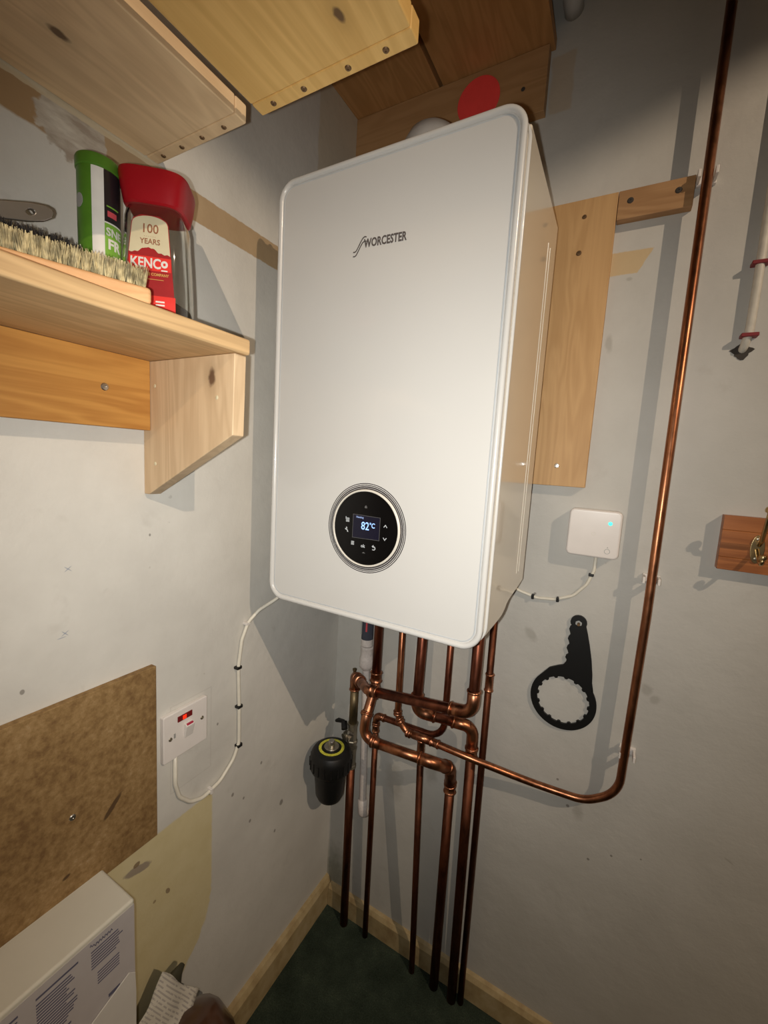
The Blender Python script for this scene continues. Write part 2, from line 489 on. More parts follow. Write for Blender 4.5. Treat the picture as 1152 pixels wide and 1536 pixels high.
m_pineA = wood('pine_shelf_left', (.84, .62, .37), (.66, .46, .26), 'y', knots=[(-.107, .221, .0, .006)], seed=.3)
m_pineB = wood('pine_shelf_right', (.88, .57, .20), (.70, .42, .125), 'y', knots=[(.158, .328, .0, .005), (.12, .20, .0, .004)], seed=1.1)
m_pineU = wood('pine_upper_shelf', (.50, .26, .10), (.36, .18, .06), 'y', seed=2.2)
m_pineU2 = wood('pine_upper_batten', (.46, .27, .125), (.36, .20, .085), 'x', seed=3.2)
m_pineS = wood('pine_low_shelf', (.66, .44, .22), (.45, .285, .135), 'y', seed=4.2)
m_pineC = wood('orange_pine_cleat', (.62, .30, .07), (.42, .17, .032), 'y', seed=5.2, band=1.2)
m_pineR = wood('pine_bracket', (.68, .50, .31), (.52, .36, .21), 'z', seed=6.1, knots=[(.150, .159, .172, .0075)])
m_board = wood('backing_board', (.60, .37, .17), (.48, .28, .12), 'z', seed=7.3, spec=.3)
m_batten = wood('backing_batten', (.46, .27, .13), (.32, .17, .075), 'x', seed=8.3, spec=.3)
m_hookb = wood('stained_hook_board', (.42, .155, .05), (.22, .07, .02), 'x', seed=9.3, rough=.4)
m_brushw = wood('brush_wood', (.78, .46, .22), (.60, .32, .14), 'y', seed=1.9)

def chip_mat():
    m, nt, b = new_mat('brown_hardboard')
    c = coords(nt)
    a = noise_t(nt, c, 110, 5, .7); d = noise_t(nt, c, 12, 4)
    f = M(nt, 'ADD', M(nt, 'MULTIPLY', a, .65), M(nt, 'MULTIPLY', d, .35))
    col = ramp(nt, f, [(.36, (.16, .085, .028)), (.5, (.25, .15, .055)), (.62, (.33, .21, .09)), (.7, (.42, .30, .18))])
    X, Y, Z = sep(nt, c)
    for (y, z, ry, rz, an) in [(.148, .1065, .021, .0046, .84), (.085, .045, .006, .003, .3)]:
        w = M(nt, 'MULTIPLY', M(nt, 'SUBTRACT', noise_t(nt, c, 60, 3), .5), .8)
        col = mixc(nt, M(nt, 'MULTIPLY', ell_mask(nt, Y, Z, y, z, ry, rz, .3, w, an), .9), col, (.07, .035, .012))
    nt.links.new(col, b.inputs['Base Color']); b.inputs['Roughness'].default_value = .8
    bump(nt, b, a, .2, .0008)
    return m
m_chip = chip_mat()

def carpet_mat():
    m, nt, b = new_mat('dark_green_carpet')
    c = coords(nt)
    f = M(nt, 'ADD', M(nt, 'MULTIPLY', noise_t(nt, c, 300, 4, .7), .5), M(nt, 'MULTIPLY', noise_t(nt, c, 14, 5, .6), .5))
    nt.links.new(ramp(nt, f, [(.35, (.018, .026, .018)), (.55, (.045, .062, .045)), (.75, (.10, .12, .085))]), b.inputs['Base Color'])
    b.inputs['Roughness'].default_value = 1; b.inputs['Specular IOR Level'].default_value = .1
    bump(nt, b, noise_t(nt, c, 420, 3), .8, .004)
    return m
m_carpet = carpet_mat()

def skirt_mat():
    m, nt, b = new_mat('old_cream_gloss_paint')
    c = coords(nt)
    n = noise_t(nt, c, 24, 6, .65)
    nt.links.new(ramp(nt, n, [(.3, (.30, .21, .10)), (.5, (.42, .32, .165)), (.75, (.52, .42, .25))]), b.inputs['Base Color'])
    b.inputs['Roughness'].default_value = .55
    return m
m_skirt = skirt_mat()

# ------------------------------------------------------------------ setting
def struct(name, bm, mat, **k):
    o = link_obj(name, bm, mat, **k); o['kind'] = 'structure'; return o
RX, RY, RZ = 2.9, -2.4, 2.95
struct('wall_left', box(-.1, 0, RY, .1, -.1, RZ), m_wl)
struct('wall_back', box(0, 1.42, 0, .1, -.1, RZ), m_wb)
struct('wall_back_unseen_dark', box(1.42, RX, 0, .1, -.1, RZ), m_wdark)  # no door: unseen stretch of back wall, darkened to cut bounced light
struct('wall_right', box(RX, RX + .1, RY, .1, -.1, RZ), m_wdark)
struct('wall_front', box(-.1, RX + .1, RY - .1, RY, -.1, RZ), m_wdark)
struct('floor', box(0, RX, RY, 0, -.1, 0), m_carpet)
struct('ceiling', box(-.1, RX + .1, RY - .1, .1, RZ, RZ + .1), m_ceil)
sk = prism([(0, 0), (.016, 0), (.016, .068), (.009, .08), (0, .083)], lambda u, v, d: V((u, d, v)), RY, 0)
struct('baseboard_left', sk, m_skirt)
sk = prism([(0, 0), (.014, 0), (.014, .055), (.008, .065), (0, .068)], lambda u, v, d: V((d, -u, v)), .017, RX)
struct('baseboard_back', sk, m_skirt)

# ------------------------------------------------------------------ boiler
bx0, bx1, bz0, bz1, yf = .086, .486, 1.045, 1.752, -.361
boiler = thing('boiler', 'large white wall-hung boiler with a round black control dial, filling the middle of the corner', 'boiler', ((bx0 + bx1) / 2, -.02, bz0))
# casing shell, lower edge stepped up towards the wall
ys_ = [(-.334, 1.062), (-.30, 1.062), (-.253, 1.062), (-.235, 1.0635), (-.218, 1.068), (-.205, 1.0745), (-.19, 1.078), (-.13, 1.083), (-.075, 1.089)]
side_poly = [(y, z) for y, z in ys_] + [(-.075, bz1 - .012), (-.334, bz1 - .012)]
cs = BM()
add_prism(cs, side_poly, lambda u, v, d: V((d, u, v)), bx1 - .010, bx1 - .001)
add_prism(cs, side_poly, lambda u, v, d: V((d, u, v)), bx0 + .001, bx0 + .010)
add_box(cs, bx0 + .010, bx1 - .010, -.334, -.075, bz1 - .022, bz1 - .012)
link_obj('casing', cs, m_side, boiler, bev=.0035, seg=3)
# inner chassis seen from below and behind
link_obj('chassis', box(bx0 + .012, bx1 - .012, -.330, -.078, 1.093, bz1 - .024), m_dark, boiler)
link_obj('mounting_frame', box(bx0 + .03, bx1 - .035, -.0775, -.0195, 1.12, bz1 - .05), m_dark, boiler)
# vertical grooves in the side near the wall, drawn as pale highlight lines
rb = BM()
for y in (-.150, -.131):
    add_tube(rb, [(bx1 - .0009, y, 1.118), (bx1 - .0009, y, 1.68)], .0006, n=8)
link_obj('groove_highlight', rb, m_ringw, boiler, smooth=True)
# front panel: body, rear rim, groove and raised bead
fp = BM()
add_prism(fp, rrect(bx0 + .002, bx1 - .002, bz0 + .001, bz1 - .001, .030, 10), F_back, .3505, .3575)
pan = link_obj('front_panel', fp, m_white, boiler, bev=.003, seg=3)
pr_ = prism(rrect(bx0 + .0035, bx1 - .0035, bz0 + .0025, bz1 - .0025, .030, 10), F_back, .335, .3505)
link_obj('panel_return', pr_, m_side, pan)  # white part given the side's beige that stands for reflections
def rr_loop(ins, d, r): return [F_back(u, v, d) for u, v in rrect(bx0 + ins, bx1 - ins, bz0 + ins, bz1 - ins, r, 12)]
def closed_tube(loop, r, n=10, sy=1.0):
    bm = BM(); N = len(loop); rings = []
    for i in range(N):
        t = (loop[(i + 1) % N] - loop[i - 1]).normalized(); nn = t.cross(V((0, 1, 0))).normalized(); b2 = V((0, 1, 0))
        rings.append([bm.verts.new(loop[i] + nn * r * math.cos(2 * math.pi * k / n) + b2 * r * sy * math.sin(2 * math.pi * k / n)) for k in range(n)])
    for i in range(N):
        a, b = rings[i], rings[(i + 1) % N]
        for k in range(n): bm.faces.new((a[k], a[(k + 1) % n], b[(k + 1) % n], b[k]))
    return bm
link_obj('edge_bead', closed_tube(rr_loop(.0045, .3572, .0275), .0045, 14, .9), m_white, pan, smooth=True, ang=180)
link_obj('panel_groove', closed_tube(rr_loop(.0112, .3572, .0210), .0012, 8, .6), m_grey, pan, smooth=True, ang=180)
link_obj('rear_rim', closed_tube(rr_loop(.0016, .3345, .0300), .0024, 10), m_white, pan, smooth=True, ang=180)
# lettering and wave mark
lg = BM()
join(lg, text_bm('WORCESTER', .0165, .0005, .00045, sx=.72, spacing=1.03), face_mtx((.2930, -.35775, 1.6258), (1, 0, -.03), (0, 0, 1)))
for dz in (0, -.0062):
    w = [(.2385, 1.6185), (.2412, 1.6178), (.2440, 1.6192), (.2475, 1.6245), (.2515, 1.6310), (.2545, 1.6352), (.2580, 1.6372), (.2612, 1.6362)]
    for a, b in zip(w, w[1:]):
        t = V((b[0] - a[0], b[1] - a[1])).normalized(); nx, nz = -t.y * .0008, t.x * .0008
        add_prism(lg, [(a[0] - nx, a[1] + dz - nz), (b[0] - nx, b[1] + dz - nz), (b[0] + nx, b[1] + dz + nz), (a[0] + nx, a[1] + dz + nz)], F_back, .3574, .3579)
link_obj('maker_logo', lg, m_logo, pan)
# control dial
dcx, dcz = .2862, 1.1985
AX = Matrix.Rotation(math.radians(90), 4, 'X')     # lathe axis z -> -y
dial = link_obj('control_dial', lathe([(0, 0), (.0585, 0), (.0588, .0004), (.0588, .0012), (.0583, .0016), (0, .0016)], (dcx, -.3575, dcz), 72, AX), m_black_gloss, boiler, smooth=True, ang=30)
link_obj('dial_bezel', lathe([(.0590, 0), (.0590, .0030), (.0600, .0036), (.0615, .0030), (.0625, 0)], (dcx, -.3573, dcz), 72, AX, close=True), m_ringw, dial, smooth=True, ang=80)
dr = BM()
for r in (.0632, .0659, .0686, .0713):
    w = .00100 if r < .067 else .00065
    add_lathe(dr, [(r - w, 0), (r - w, .0004), (r + w, .0004), (r + w, 0)], (dcx, -.3573, dcz), 72, AX, close=True)
link_obj('dial_ring', dr, m_ringd, dial)
dy = -.3591
FD = lambda u, v, d: V((dcx + u, dy - d - .00005, dcz + v))
lcd = link_obj('display_screen', prism([(-.0225, -.0165), (.0265, -.0155), (.0265, .0195), (-.0225, .0205)], FD, 0, .0003), m_lcd, dial)
fr = prism([(-.0232, -.0172), (.0272, -.0162), (.0272, .0202), (-.0232, .0212)], FD, 0, .0002, holes=[[(-.0226, -.0166), (.0266, -.0156), (.0266, .0196), (-.0226, .0206)]])
link_obj('screen_frame', fr, m_iconD, lcd)
RT, UP = (1, 0, 0), (0, 0, 1)
def dpt(u, v, d=.0004): return FD(u, v, d)
dg_ = text_bm('82', .0178, .0002, .0001, sx=.85); join(dg_, text_bm('°C', .011, .0002, .0001, sx=.85), Matrix.Translation((.0128, .0022, 0)))
link_obj('temperature_digits', join(BM(), dg_, face_mtx(dpt(.0005, .0035, .0005), RT, UP)), m_digits, lcd)
link_obj('status_text', join(BM(), text_bm('Heating', .0044, .0002, 0), face_mtx(dpt(-.010, .0170, .0005), RT, UP)), m_lcds, lcd)
ic = BM()
for k in range(4): add_prism(ic, [(-.0365, .0125 - k * .0018), (-.0300, .0125 - k * .0018), (-.0300, .0137 - k * .0018), (-.0365, .0137 - k * .0018)], FD, 0, .0003)
add_prism(ic, [(-.0372, .0115), (-.0360, .0115), (-.0360, .0155), (-.0372, .0155)], FD, 0, .0003)
add_prism(ic, [(-.0372, -.0035), (-.0325, -.0060), (-.0310, -.0095), (-.0330, -.0095), (-.0338, -.0072), (-.0372, -.0055)], FD, 0, .0003)
add_prism(ic, [(-.0355, -.0012), (-.0335, -.0020), (-.0335, -.0045), (-.0355, -.0040)], FD, 0, .0003)
for k in range(3): add_prism(ic, [(-.0245, -.0290 + k * .0022), (-.0190, -.0290 + k * .0022), (-.0190, -.0275 + k * .0022), (-.0245, -.0275 + k * .0022)], FD, 0, .0003)
for s, zc in ((1, .0085), (-1, -.0125)):
    add_prism(ic, [(.0335, zc - s * .002), (.0368, zc + s * .0022), (.0401, zc - s * .002), (.0392, zc - s * .0028), (.0368, zc + s * .0004), (.0344, zc - s * .0028)], FD, 0, .0003)
join(ic, text_bm('ok', .0072, .0002, .0002), face_mtx(dpt(-.0020, -.0285), RT, UP))
add_prism(ic, [(.0145, -.0265), (.0175, -.0240), (.0175, -.0258), (.0205, -.0270), (.0215, -.0300), (.0195, -.0325), (.0155, -.0325), (.0155, -.0312), (.0190, -.0312), (.0200, -.0298), (.0192, -.0280), (.0175, -.0274), (.0175, -.0290)], FD, 0, .0003)
link_obj('touch_symbol', ic, m_icon, dial)
hm = BM()
add_prism(hm, [(-.0022, .0325), (.0022, .0325), (.0022, .0350), (0, .0372), (-.0022, .0350)], FD, 0, .0003)
link_obj('dim_symbol', hm, m_iconD, dial)
link_obj('dim_symbol', prism([(-.0032, -.0400), (.0032, -.0400), (0, -.0378)], FD, 0, .0003), m_iconD, dial)
# underside manifold cover
link_obj('underside_cover', box(bx0 + .03, bx1 - .03, -.315, -.085, 1.0925, 1.0935), m_dark, boiler)

# flue on top of the boiler, turning back through the wall
flue = thing('flue_elbow', 'pale grey plastic flue dome just showing above the top edge of the boiler', 'flue', (.285, -.17, 1.753))
fl = BM()
add_lathe(fl, [(.052, -.012), (.058, -.012), (.058, .006), (.050, .010), (.050, .05), (.0555, .055), (.0555, .100), (.052, .118), (.043, .135), (.028, .147), (.012, .152), (0, .153)], (.270, -.17, 1.753), 40)
link_obj('flue_dome', fl, m_greyp, flue, smooth=True, ang=35)
link_obj('flue_outlet', tube([(.270, -.135, 1.850), (.270, -.0, 1.855)], .046, n=32), m_greyp, flue, smooth=True)
cp = BM()
add_lathe(cp, [(0, 0), (.016, 0), (.016, .004), (.012, .0065), (0, .007)], (.252, -.1985, 1.884), 20, Matrix.Rotation(math.radians(50), 4, V((.86, -.5, 0))))
link_obj('test_point_cap', cp, m_plast, flue, smooth=True)

# ------------------------------------------------------------------ pipes
def copper(name, label, loc):
    return thing(name, label, 'pipe', loc)
def collar(parent, a, d, r, L, mat=None, name='pipe_coupling'):
    """socket fitting starting at a, along d, length L, over pipe radius r, with bead at both lips"""
    a = V(a); d = V(d).normalized(); R = r * 1.19
    prof = [(0, R * .98), (.001, R * 1.10), (.0026, R * 1.16), (.0042, R * 1.10), (.0052, R), (L - .0052, R), (L - .0042, R * 1.10), (L - .0026, R * 1.16), (L - .001, R * 1.10), (L, R * .98)]
    return link_obj(name, tube([a + d * t for t, _ in prof], [q for _, q in prof], n=24), mat or m_cufit, parent, smooth=True, ang=180)
def elbow(parent, pts, r, rad, mat=None, n=8):
    """bent fitting with lips at both ends"""
    p = fillet(pts, rad, n); R = r * 1.18
    a, b = p[0], p[-1]; da = (p[1] - a).normalized(); db = (p[-2] - b).normalized()
    bm = BM(); add_tube(bm, p, R, n=24)
    for q, dd in ((a, da), (b, db)):
        add_tube(bm, [q + dd * t for t in (-.0005, .0015, .0035, .0055)], [R * .98, R * 1.13, R * 1.13, R * .98], n=24)
    return link_obj('pipe_elbow', bm, mat or m_cufit, parent, smooth=True, ang=180)
R22, R15 = .011, .0075

# 1 return pipe: from the boiler's right, along the front, back to the left riser above the filter
P = copper('copper_pipe', 'thick copper pipe crossing in front of the others under the boiler, ending at the filter', (.423, -.13, .80))
v0t = (.083, -.034, .742)
p1 = [(.423, -.13, 1.085), (.423, -.13, .812), (.190, -.132, .783), (.140, -.100, .770), (.100, -.055, .752), v0t, (.083, -.034, .640)]
path = fillet(p1[:3], .022) + [V(p1[3]), V(p1[4])]
link_obj('pipe_run', tube(fillet(p1[:2] + [p1[2]], .024), R22), m_cu, P, smooth=True, ang=180)
elbow(P, [(.423, -.13, .862), (.423, -.13, .812), (.375, -.13, .806)], R22, .026)
collar(P, (.205, -.1315, .785), (-.97, -.01, -.03), R22, .018)
link_obj('pipe_run', tube(fillet([(.190, -.132, .783), (.178, -.13, .781), (.100, -.052, .752), (.092, -.044, .748)], .02), R22), m_cufit, P, smooth=True, ang=180)
collar(P, (.128, -.080, .7625), (-.68, .69, -.25), R22, .016)
elbow(P, [(.1045, -.0565, .7535), v0t, (.084, -.034, .705)], R22, .014)
link_obj('pipe_run', tube([(.084, -.034, .705), (.084, -.034, .612)], R22), m_cugreen, P, smooth=True, ang=180)
link_obj('air_vent', lathe([(0, 0), (.004, 0), (.004, .006), (.0055, .006), (.0055, .010), (0, .011)], (.081, -.034, .753), 14), m_cugreen, P, smooth=True)

# 2 lower riser below the filter
P = copper('copper_pipe', 'dark copper riser dropping from the black filter to the floor, nearest the corner', (.087, -.031, 0))
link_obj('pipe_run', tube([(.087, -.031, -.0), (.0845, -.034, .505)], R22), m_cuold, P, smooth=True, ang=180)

# 3 flow pipe: P1 -> forward bend -> lower crossing run -> V3
P = copper('copper_pipe', 'thick copper pipe from the boiler that makes the lowest bright crossing run', (.168, -.075, .66))
link_obj('pipe_run', tube([(.168, -.075, 1.09), (.168, -.075, .765)], R22), m_cu, P, smooth=True, ang=180)
collar(P, (.168, -.075, .800), (0, 0, -1), R22, .026)
link_obj('pipe_run', tube(fillet([(.168, -.075, .775), (.168, -.082, .752), (.172, -.122, .705), (.170, -.124, .660), (.215, -.123, .655)], [0, .02, .03, .026, 0]), R22 * 1.05), m_cufit, P, smooth=True, ang=180)
collar(P, (.168, -.086, .747), (.06, -.6, -.75), R22, .010)
collar(P, (.1705, -.113, .716), (.03, -.6, -.75), R22, .009)
collar(P, (.192, -.1235, .657), (1, 0, 0), R22, .012)
link_obj('pipe_run', tube([(.200, -.123, .655), (.338, -.119, .662)], R22), m_cub, P, smooth=True, ang=180)
elbow(P, [(.312, -.1195, .661), (.345, -.118, .662), (.366, -.075, .632)], R22, .026, m_cub)
elbow(P, [(.360, -.086, .640), (.3635, -.050, .612), (.363, -.040, .562)], R22, .03)
collar(P, (.363, -.040, .575), (0, 0, -1), R22, .030)
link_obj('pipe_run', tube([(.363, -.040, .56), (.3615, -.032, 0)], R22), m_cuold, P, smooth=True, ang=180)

# 4 P3 -> short run -> V4
P = copper('copper_pipe', 'thick copper pipe under the middle of the boiler that jogs right, then drops', (.289, -.09, .74))
link_obj('pipe_run', tube(fillet([(.291, -.093, 1.09), (.287, -.095, .750), (.400, -.050, .730)], .022), R22), m_cu, P, smooth=True, ang=180)
elbow(P, [(.2875, -.095, .792), (.287, -.095, .750), (.327, -.079, .743)], R22, .024)
elbow(P, [(.362, -.065, .737), (.406, -.047, .729), (.4065, -.046, .674)], R22, .026, m_cub)
collar(P, (.4065, -.046, .682), (0, 0, -1), R22, .026)
link_obj('pipe_run', tube([(.4065, -.046, .667), (.409, -.034, 0)], R22), m_cuold, P, smooth=True, ang=180)

# 5 P4 -> back run -> V1
P = copper('copper_pipe', 'thin copper pipe that curves left behind the others and drops near the white waste pipe', (.35, -.05, .66))
link_obj('pipe_run', tube(fillet([(.339, -.046, 1.09), (.339, -.045, .672), (.157, -.040, .663), (.157, -.040, .62)], [0, .045, .02, 0]), R15), m_cu, P, smooth=True, ang=180)
elbow(P, [(.182, -.041, .664), (.157, -.040, .663), (.157, -.040, .640)], R15, .016, m_cufit)
collar(P, (.157, -.040, .640), (0, 0, -1), R15, .022)
link_obj('pipe_run', tube([(.157, -.040, .62), (.1545, -.026, 0)], R15), m_cuold, P, smooth=True, ang=180)

# 6 P2 -> gas run to the right and up the wall
P = copper('copper_pipe', 'long thin copper pipe sweeping right under the wrench and up to the top', (.70, -.03, .65))
gp = fillet([(.229, -.075, 1.09), (.232, -.075, .712), (.255, -.076, .677), (.300, -.075, .677), (.420, -.072, .672), (.535, -.034, .644), (.640, -.030, .648), (.695, -.030, .690), (.701, -.030, 1.05), (.701, -.030, 2.945)],
            [0, .03, .03, .05, .25, .25, .075, .075, .3, 0], 8)
link_obj('pipe_run', tube(gp, R15), m_cub, P, smooth=True, ang=180)
collar(P, (.2315, -.075, .722), (.05, 0, -1), R15, .012)
collar(P, (.236, -.0752, .7045), (.55, -.02, -.8), R15, .012)
collar(P, (.258, -.076, .676), (1, 0, 0), R15, .012)
collar(P, (.318, -.075, .6765), (1, 0, 0), R15, .022)
link_obj('pipe_tee', tube([(.275, -.0757, .6768), (.318, -.075, .6768)], R15 * 1.2), m_cufit, P, smooth=True, ang=180)
collar(P, (.2965, -.074, .672), (0, 0, -1), R15, .040)
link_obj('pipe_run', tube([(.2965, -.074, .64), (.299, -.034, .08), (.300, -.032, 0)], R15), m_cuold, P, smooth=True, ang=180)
gas = P

# 7 straight pipe
P = copper('copper_pipe', 'straight thin copper pipe rightmost under the boiler, with one coupling halfway', (.430, -.03, 0))
link_obj('pipe_run', tube([(.427, -.0305, 1.10), (.430, -.027, 0)], R15), m_cuold, P, smooth=True, ang=180)
collar(P, (.4285, -.030, .856), (0, 0, -1), R15, .042)

# white plastic waste pipe
P = thing('waste_pipe', 'white plastic condensate pipe with a dark labelled top section, behind the copper near the corner', 'pipe', (.107, -.02, .35))
link_obj('pipe_upper', tube([(.104, -.0205, 1.09), (.1055, -.0205, .83)], .0152), m_pvc, P, smooth=True)
link_obj('printed_label', tube([(.1042, -.0205, 1.00), (.1055, -.0205, .848)], .0156, n=28), m_glabel, P, smooth=True)
link_obj('label_stripe', box(.0945, .0975, -.0362, -.0345, .862, 1.0), m_prgrey, P)
link_obj('label_stripe', box(.1090, .1130, -.0368, -.0345, .872, 1.0), m_prpink, P)
link_obj('reducer', lathe([(0, 0), (.011, 0), (.0175, .008), (.0186, .014), (.0186, .030), (.0165, .036), (.0165, .056), (.0175, .058), (.0175, .062), (.0150, .064), (0, .064)], (.107, -.0205, .764), 28), m_pvc, P, smooth=True, ang=35)
link_obj('pipe_lower', tube([(.107, -.0205, .78), (.118, -.0165, .372)], .0098), m_pvc, P, smooth=True)
link_obj('pipe_elbow', tube(fillet([(.1175, -.0165, .392), (.1185, -.0165, .352), (.120, -.001, .342)], .012), .0125), m_pvc, P, smooth=True, ang=180)

# magnetic filter
fx, fy = .066, -.102
Fi = thing('magnetic_filter', 'black canister filter with a yellow ring and steel screw on top, left of the pipes', 'filter', (fx, fy, .42))
link_obj('filter_canister', lathe([(0, 0), (.018, 0), (.030, .005), (.036, .018), (.0405, .070), (.0420, .084)], (fx, fy, .434), 44), m_blackm, Fi, smooth=True, ang=30)
link_obj('filter_cap', lathe([(.042, 0), (.0495, .004), (.0530, .012), (.0530, .038), (.0510, .048), (.0455, .057), (.038, .0605), (0, .0605)], (fx, fy, .515), 44), m_blackm, Fi, smooth=True, ang=25)
gr = BM()
for k in range(20):
    a = 2 * math.pi * k / 20
    add_tube(gr, [(fx + 0.053 * math.cos(a), fy + 0.053 * math.sin(a), .529), (fx + 0.053 * math.cos(a), fy + 0.053 * math.sin(a), .553)], .002, n=6)
link_obj('cap_grip', gr, m_blackm, Fi, smooth=True)
link_obj('warning_ring', lathe([(.0255, 0), (.0255, .0008), (.0325, .0008), (.0325, 0)], (fx, fy, .5754), 44, close=True), m_yellow, Fi)
link_obj('cap_boss', lathe([(0, 0), (.0225, 0), (.021, .004), (0, .004)], (fx, fy, .5754), 30), m_black, Fi, smooth=True, ang=30)
link_obj('boss_plate', lathe([(.0, 0), (.0190, 0), (.0185, .0008), (0, .0008)], (fx, fy, .5794), 30), m_nickel, Fi, smooth=True, ang=30)
sc = BM()
add_lathe(sc, [(0, 0), (.0085, 0), (.0085, .012), (.0068, .015), (0, .0155)], (fx, fy, .580), 24)
link_obj('bleed_screw', sc, m_steel, Fi, smooth=True, ang=30)
# valve bodies to the riser
for z in (.585, .515):
    nm = BM()
    add_tube(nm, [(.0843, -.034, z + .028), (.0843, -.034, z + .022), (.0843, -.034, z + .020), (.0843, -.034, z - .020), (.0843, -.034, z - .022), (.0843, -.034, z - .030)], [.0145, .0145, .0125, .0125, .0145, .0145], n=8)
    add_tube(nm, [(.083, -.036, z), (.074, -.060, z - .004)], .010, n=16)
    link_obj('isolation_valve', nm, m_nickel, Fi, smooth=True, ang=30)
hd = BM()
add_tube(hd, [(.070, -.052, .598), (.060, -.040, .610)], .008, n=12)
for k in range(6): add_tube(hd, [(.060 - .004 * k, -.040 + .001 * k, .612 - .001 * k), (.058 - .004 * k, -.046, .612 - .001 * k)], .004, n=8)
link_obj('valve_handle', hd, m_black, Fi, smooth=True)
link_obj('union_nut', tube([(.0795, -.046, .583), (.0765, -.054, .581)], .0135, n=6), m_nickel, Fi)
link_obj('union_nut', tube([(.0795, -.046, .513), (.0765, -.054, .512)], .0135, n=6), m_nickel, Fi)
link_obj('lever_screw', tube([(.093, -.048, .590), (.088, -.060, .600)], .0042, n=10), m_steel, Fi, smooth=True)

# pipe clips on the right riser
for z, lab in ((1.118, 'small white pipe clip halfway up the tall copper pipe, level with the white sensor box'),
               (.770, 'small white pipe clip near the bottom bend of the tall copper pipe'),
               (1.802, 'small white pipe clip high on the copper pipe at the end of the wooden batten')):
    c = BM()
    add_box(c, .688, .716, -.007, -.0, z - .007, z + .007)
    add_box(c, .687, .6915, -.034, -.008, z - .006, z + .006)
    add_box(c, .7105, .715, -.034, -.008, z - .006, z + .006)
    top('pipe_clip', c, m_plast, lab, 'pipe clip', (.702, 0, z), 'white clips on the tall copper pipe', bev=.001)

# pale elbow pipe at the top of the back wall, right of the high shelf
top('plastic_pipe', tube(fillet([(.462, .0, 2.155), (.462, -.045, 2.155), (.450, -.09, 2.33), (.450, -.09, 2.945)], .03), .017, n=20), m_greyp,
    'dim pale plastic pipe bend at the top edge, right of the high shelf', 'pipe', (.462, 0, 2.155), smooth=True, ang=180)

# ------------------------------------------------------------------ wooden backing on the back wall
def screw_head(parent, p, axis, r=.004, mat=None, name='screw'):
    m = {'y': AX, 'x': Matrix.Rotation(math.radians(90), 4, 'Y'), 'z-': Matrix.Rotation(math.pi, 4, 'X')}[axis]
    bm = lathe([(0, .0), (r, 0), (r * .8, .0011), (r * .28, .0014), (r * .28, .0006), (0, .0006)], p, 16, m)
    return link_obj(name, bm, mat or m_dscrew, parent, smooth=True, ang=30)
B = thing('backing_board', 'tall brown wooden backing board behind the right side of the boiler', 'board', (.40, 0, 1.277))
link_obj('board_panel', box(.345, .573, -.018, 0, 1.277, 1.809), m_board, B, bev=.0012)
for (x, z, r, m) in [(.517, 1.715, .0048, m_dscrew), (.520, 1.778, .004, m_dscrew), (.518, 1.317, .0048, m_steel), (.436, 1.316, .0045, m_steel)]:
    screw_head(B, (x, -.018, z), 'y', r, m)
B = thing('batten', 'short horizontal wooden batten reaching right from the backing board to the copper pipe', 'board', (.63, 0, 1.761))
link_obj('batten_strip', box(.5738, .6865, -.018, 0, 1.7605, 1.809), m_batten, B, bev=.001)
for x in (.593, .664): screw_head(B, (x, -.018, 1.790), 'y', .0052, m_hole)

# high shelf above the boiler
H = thing('high_shelf', 'dark wooden shelf high in the corner above the boiler, on a batten', 'shelf', (.21, 0, 2.0))
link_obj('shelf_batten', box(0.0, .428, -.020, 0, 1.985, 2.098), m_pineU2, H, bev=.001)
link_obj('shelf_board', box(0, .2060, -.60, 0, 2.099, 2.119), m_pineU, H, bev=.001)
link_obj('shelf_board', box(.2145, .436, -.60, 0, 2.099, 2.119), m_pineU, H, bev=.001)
screw_head(H, (.385, -.020, 2.035), 'y', .004, m_hole)
top('red_disc', lathe([(0, 0), (.044, 0), (.044, .0014), (.043, .002), (0, .002)], (.296, -.0202, 2.043), 48, AX), m_reddisc,
    'flat red disc stuck on the dark batten just above the boiler', 'disc', (.296, -.0202, 2.043))

# wide upper shelf on the left wall, seen from below
U = thing('upper_shelf', 'pale pine shelf of two wide boards overhead at the left, seen from below', 'shelf', (.2, -.9, 1.71))
def shelf_board(x0, x1, mat, y1=-.515):
    b_ = link_obj('shelf_board', box(x0, x1, -1.7, y1 - .0182, 1.71, 1.731), mat, U, bev=.0018)
    link_obj('end_strip', box(x0, x1, y1 - .0175, y1, 1.710, 1.731), mat, b_, bev=.0018)
    return b_
ba = shelf_board(0.001, .1785, m_pineA)
bb = shelf_board(.2060, .4125, m_pineB)
for x in (.026, .066, .107, .148): screw_head(ba, (x, -.5235, 1.71), 'z-', .0034)
for x in (.232, .277, .336, .381): screw_head(bb, (x, -.5240, 1.71), 'z-', .0036)
link_obj('shelf_batten', box(.02, .40, -1.30, -1.26, 1.668, 1.7095), m_pineA, U, bev=.001)

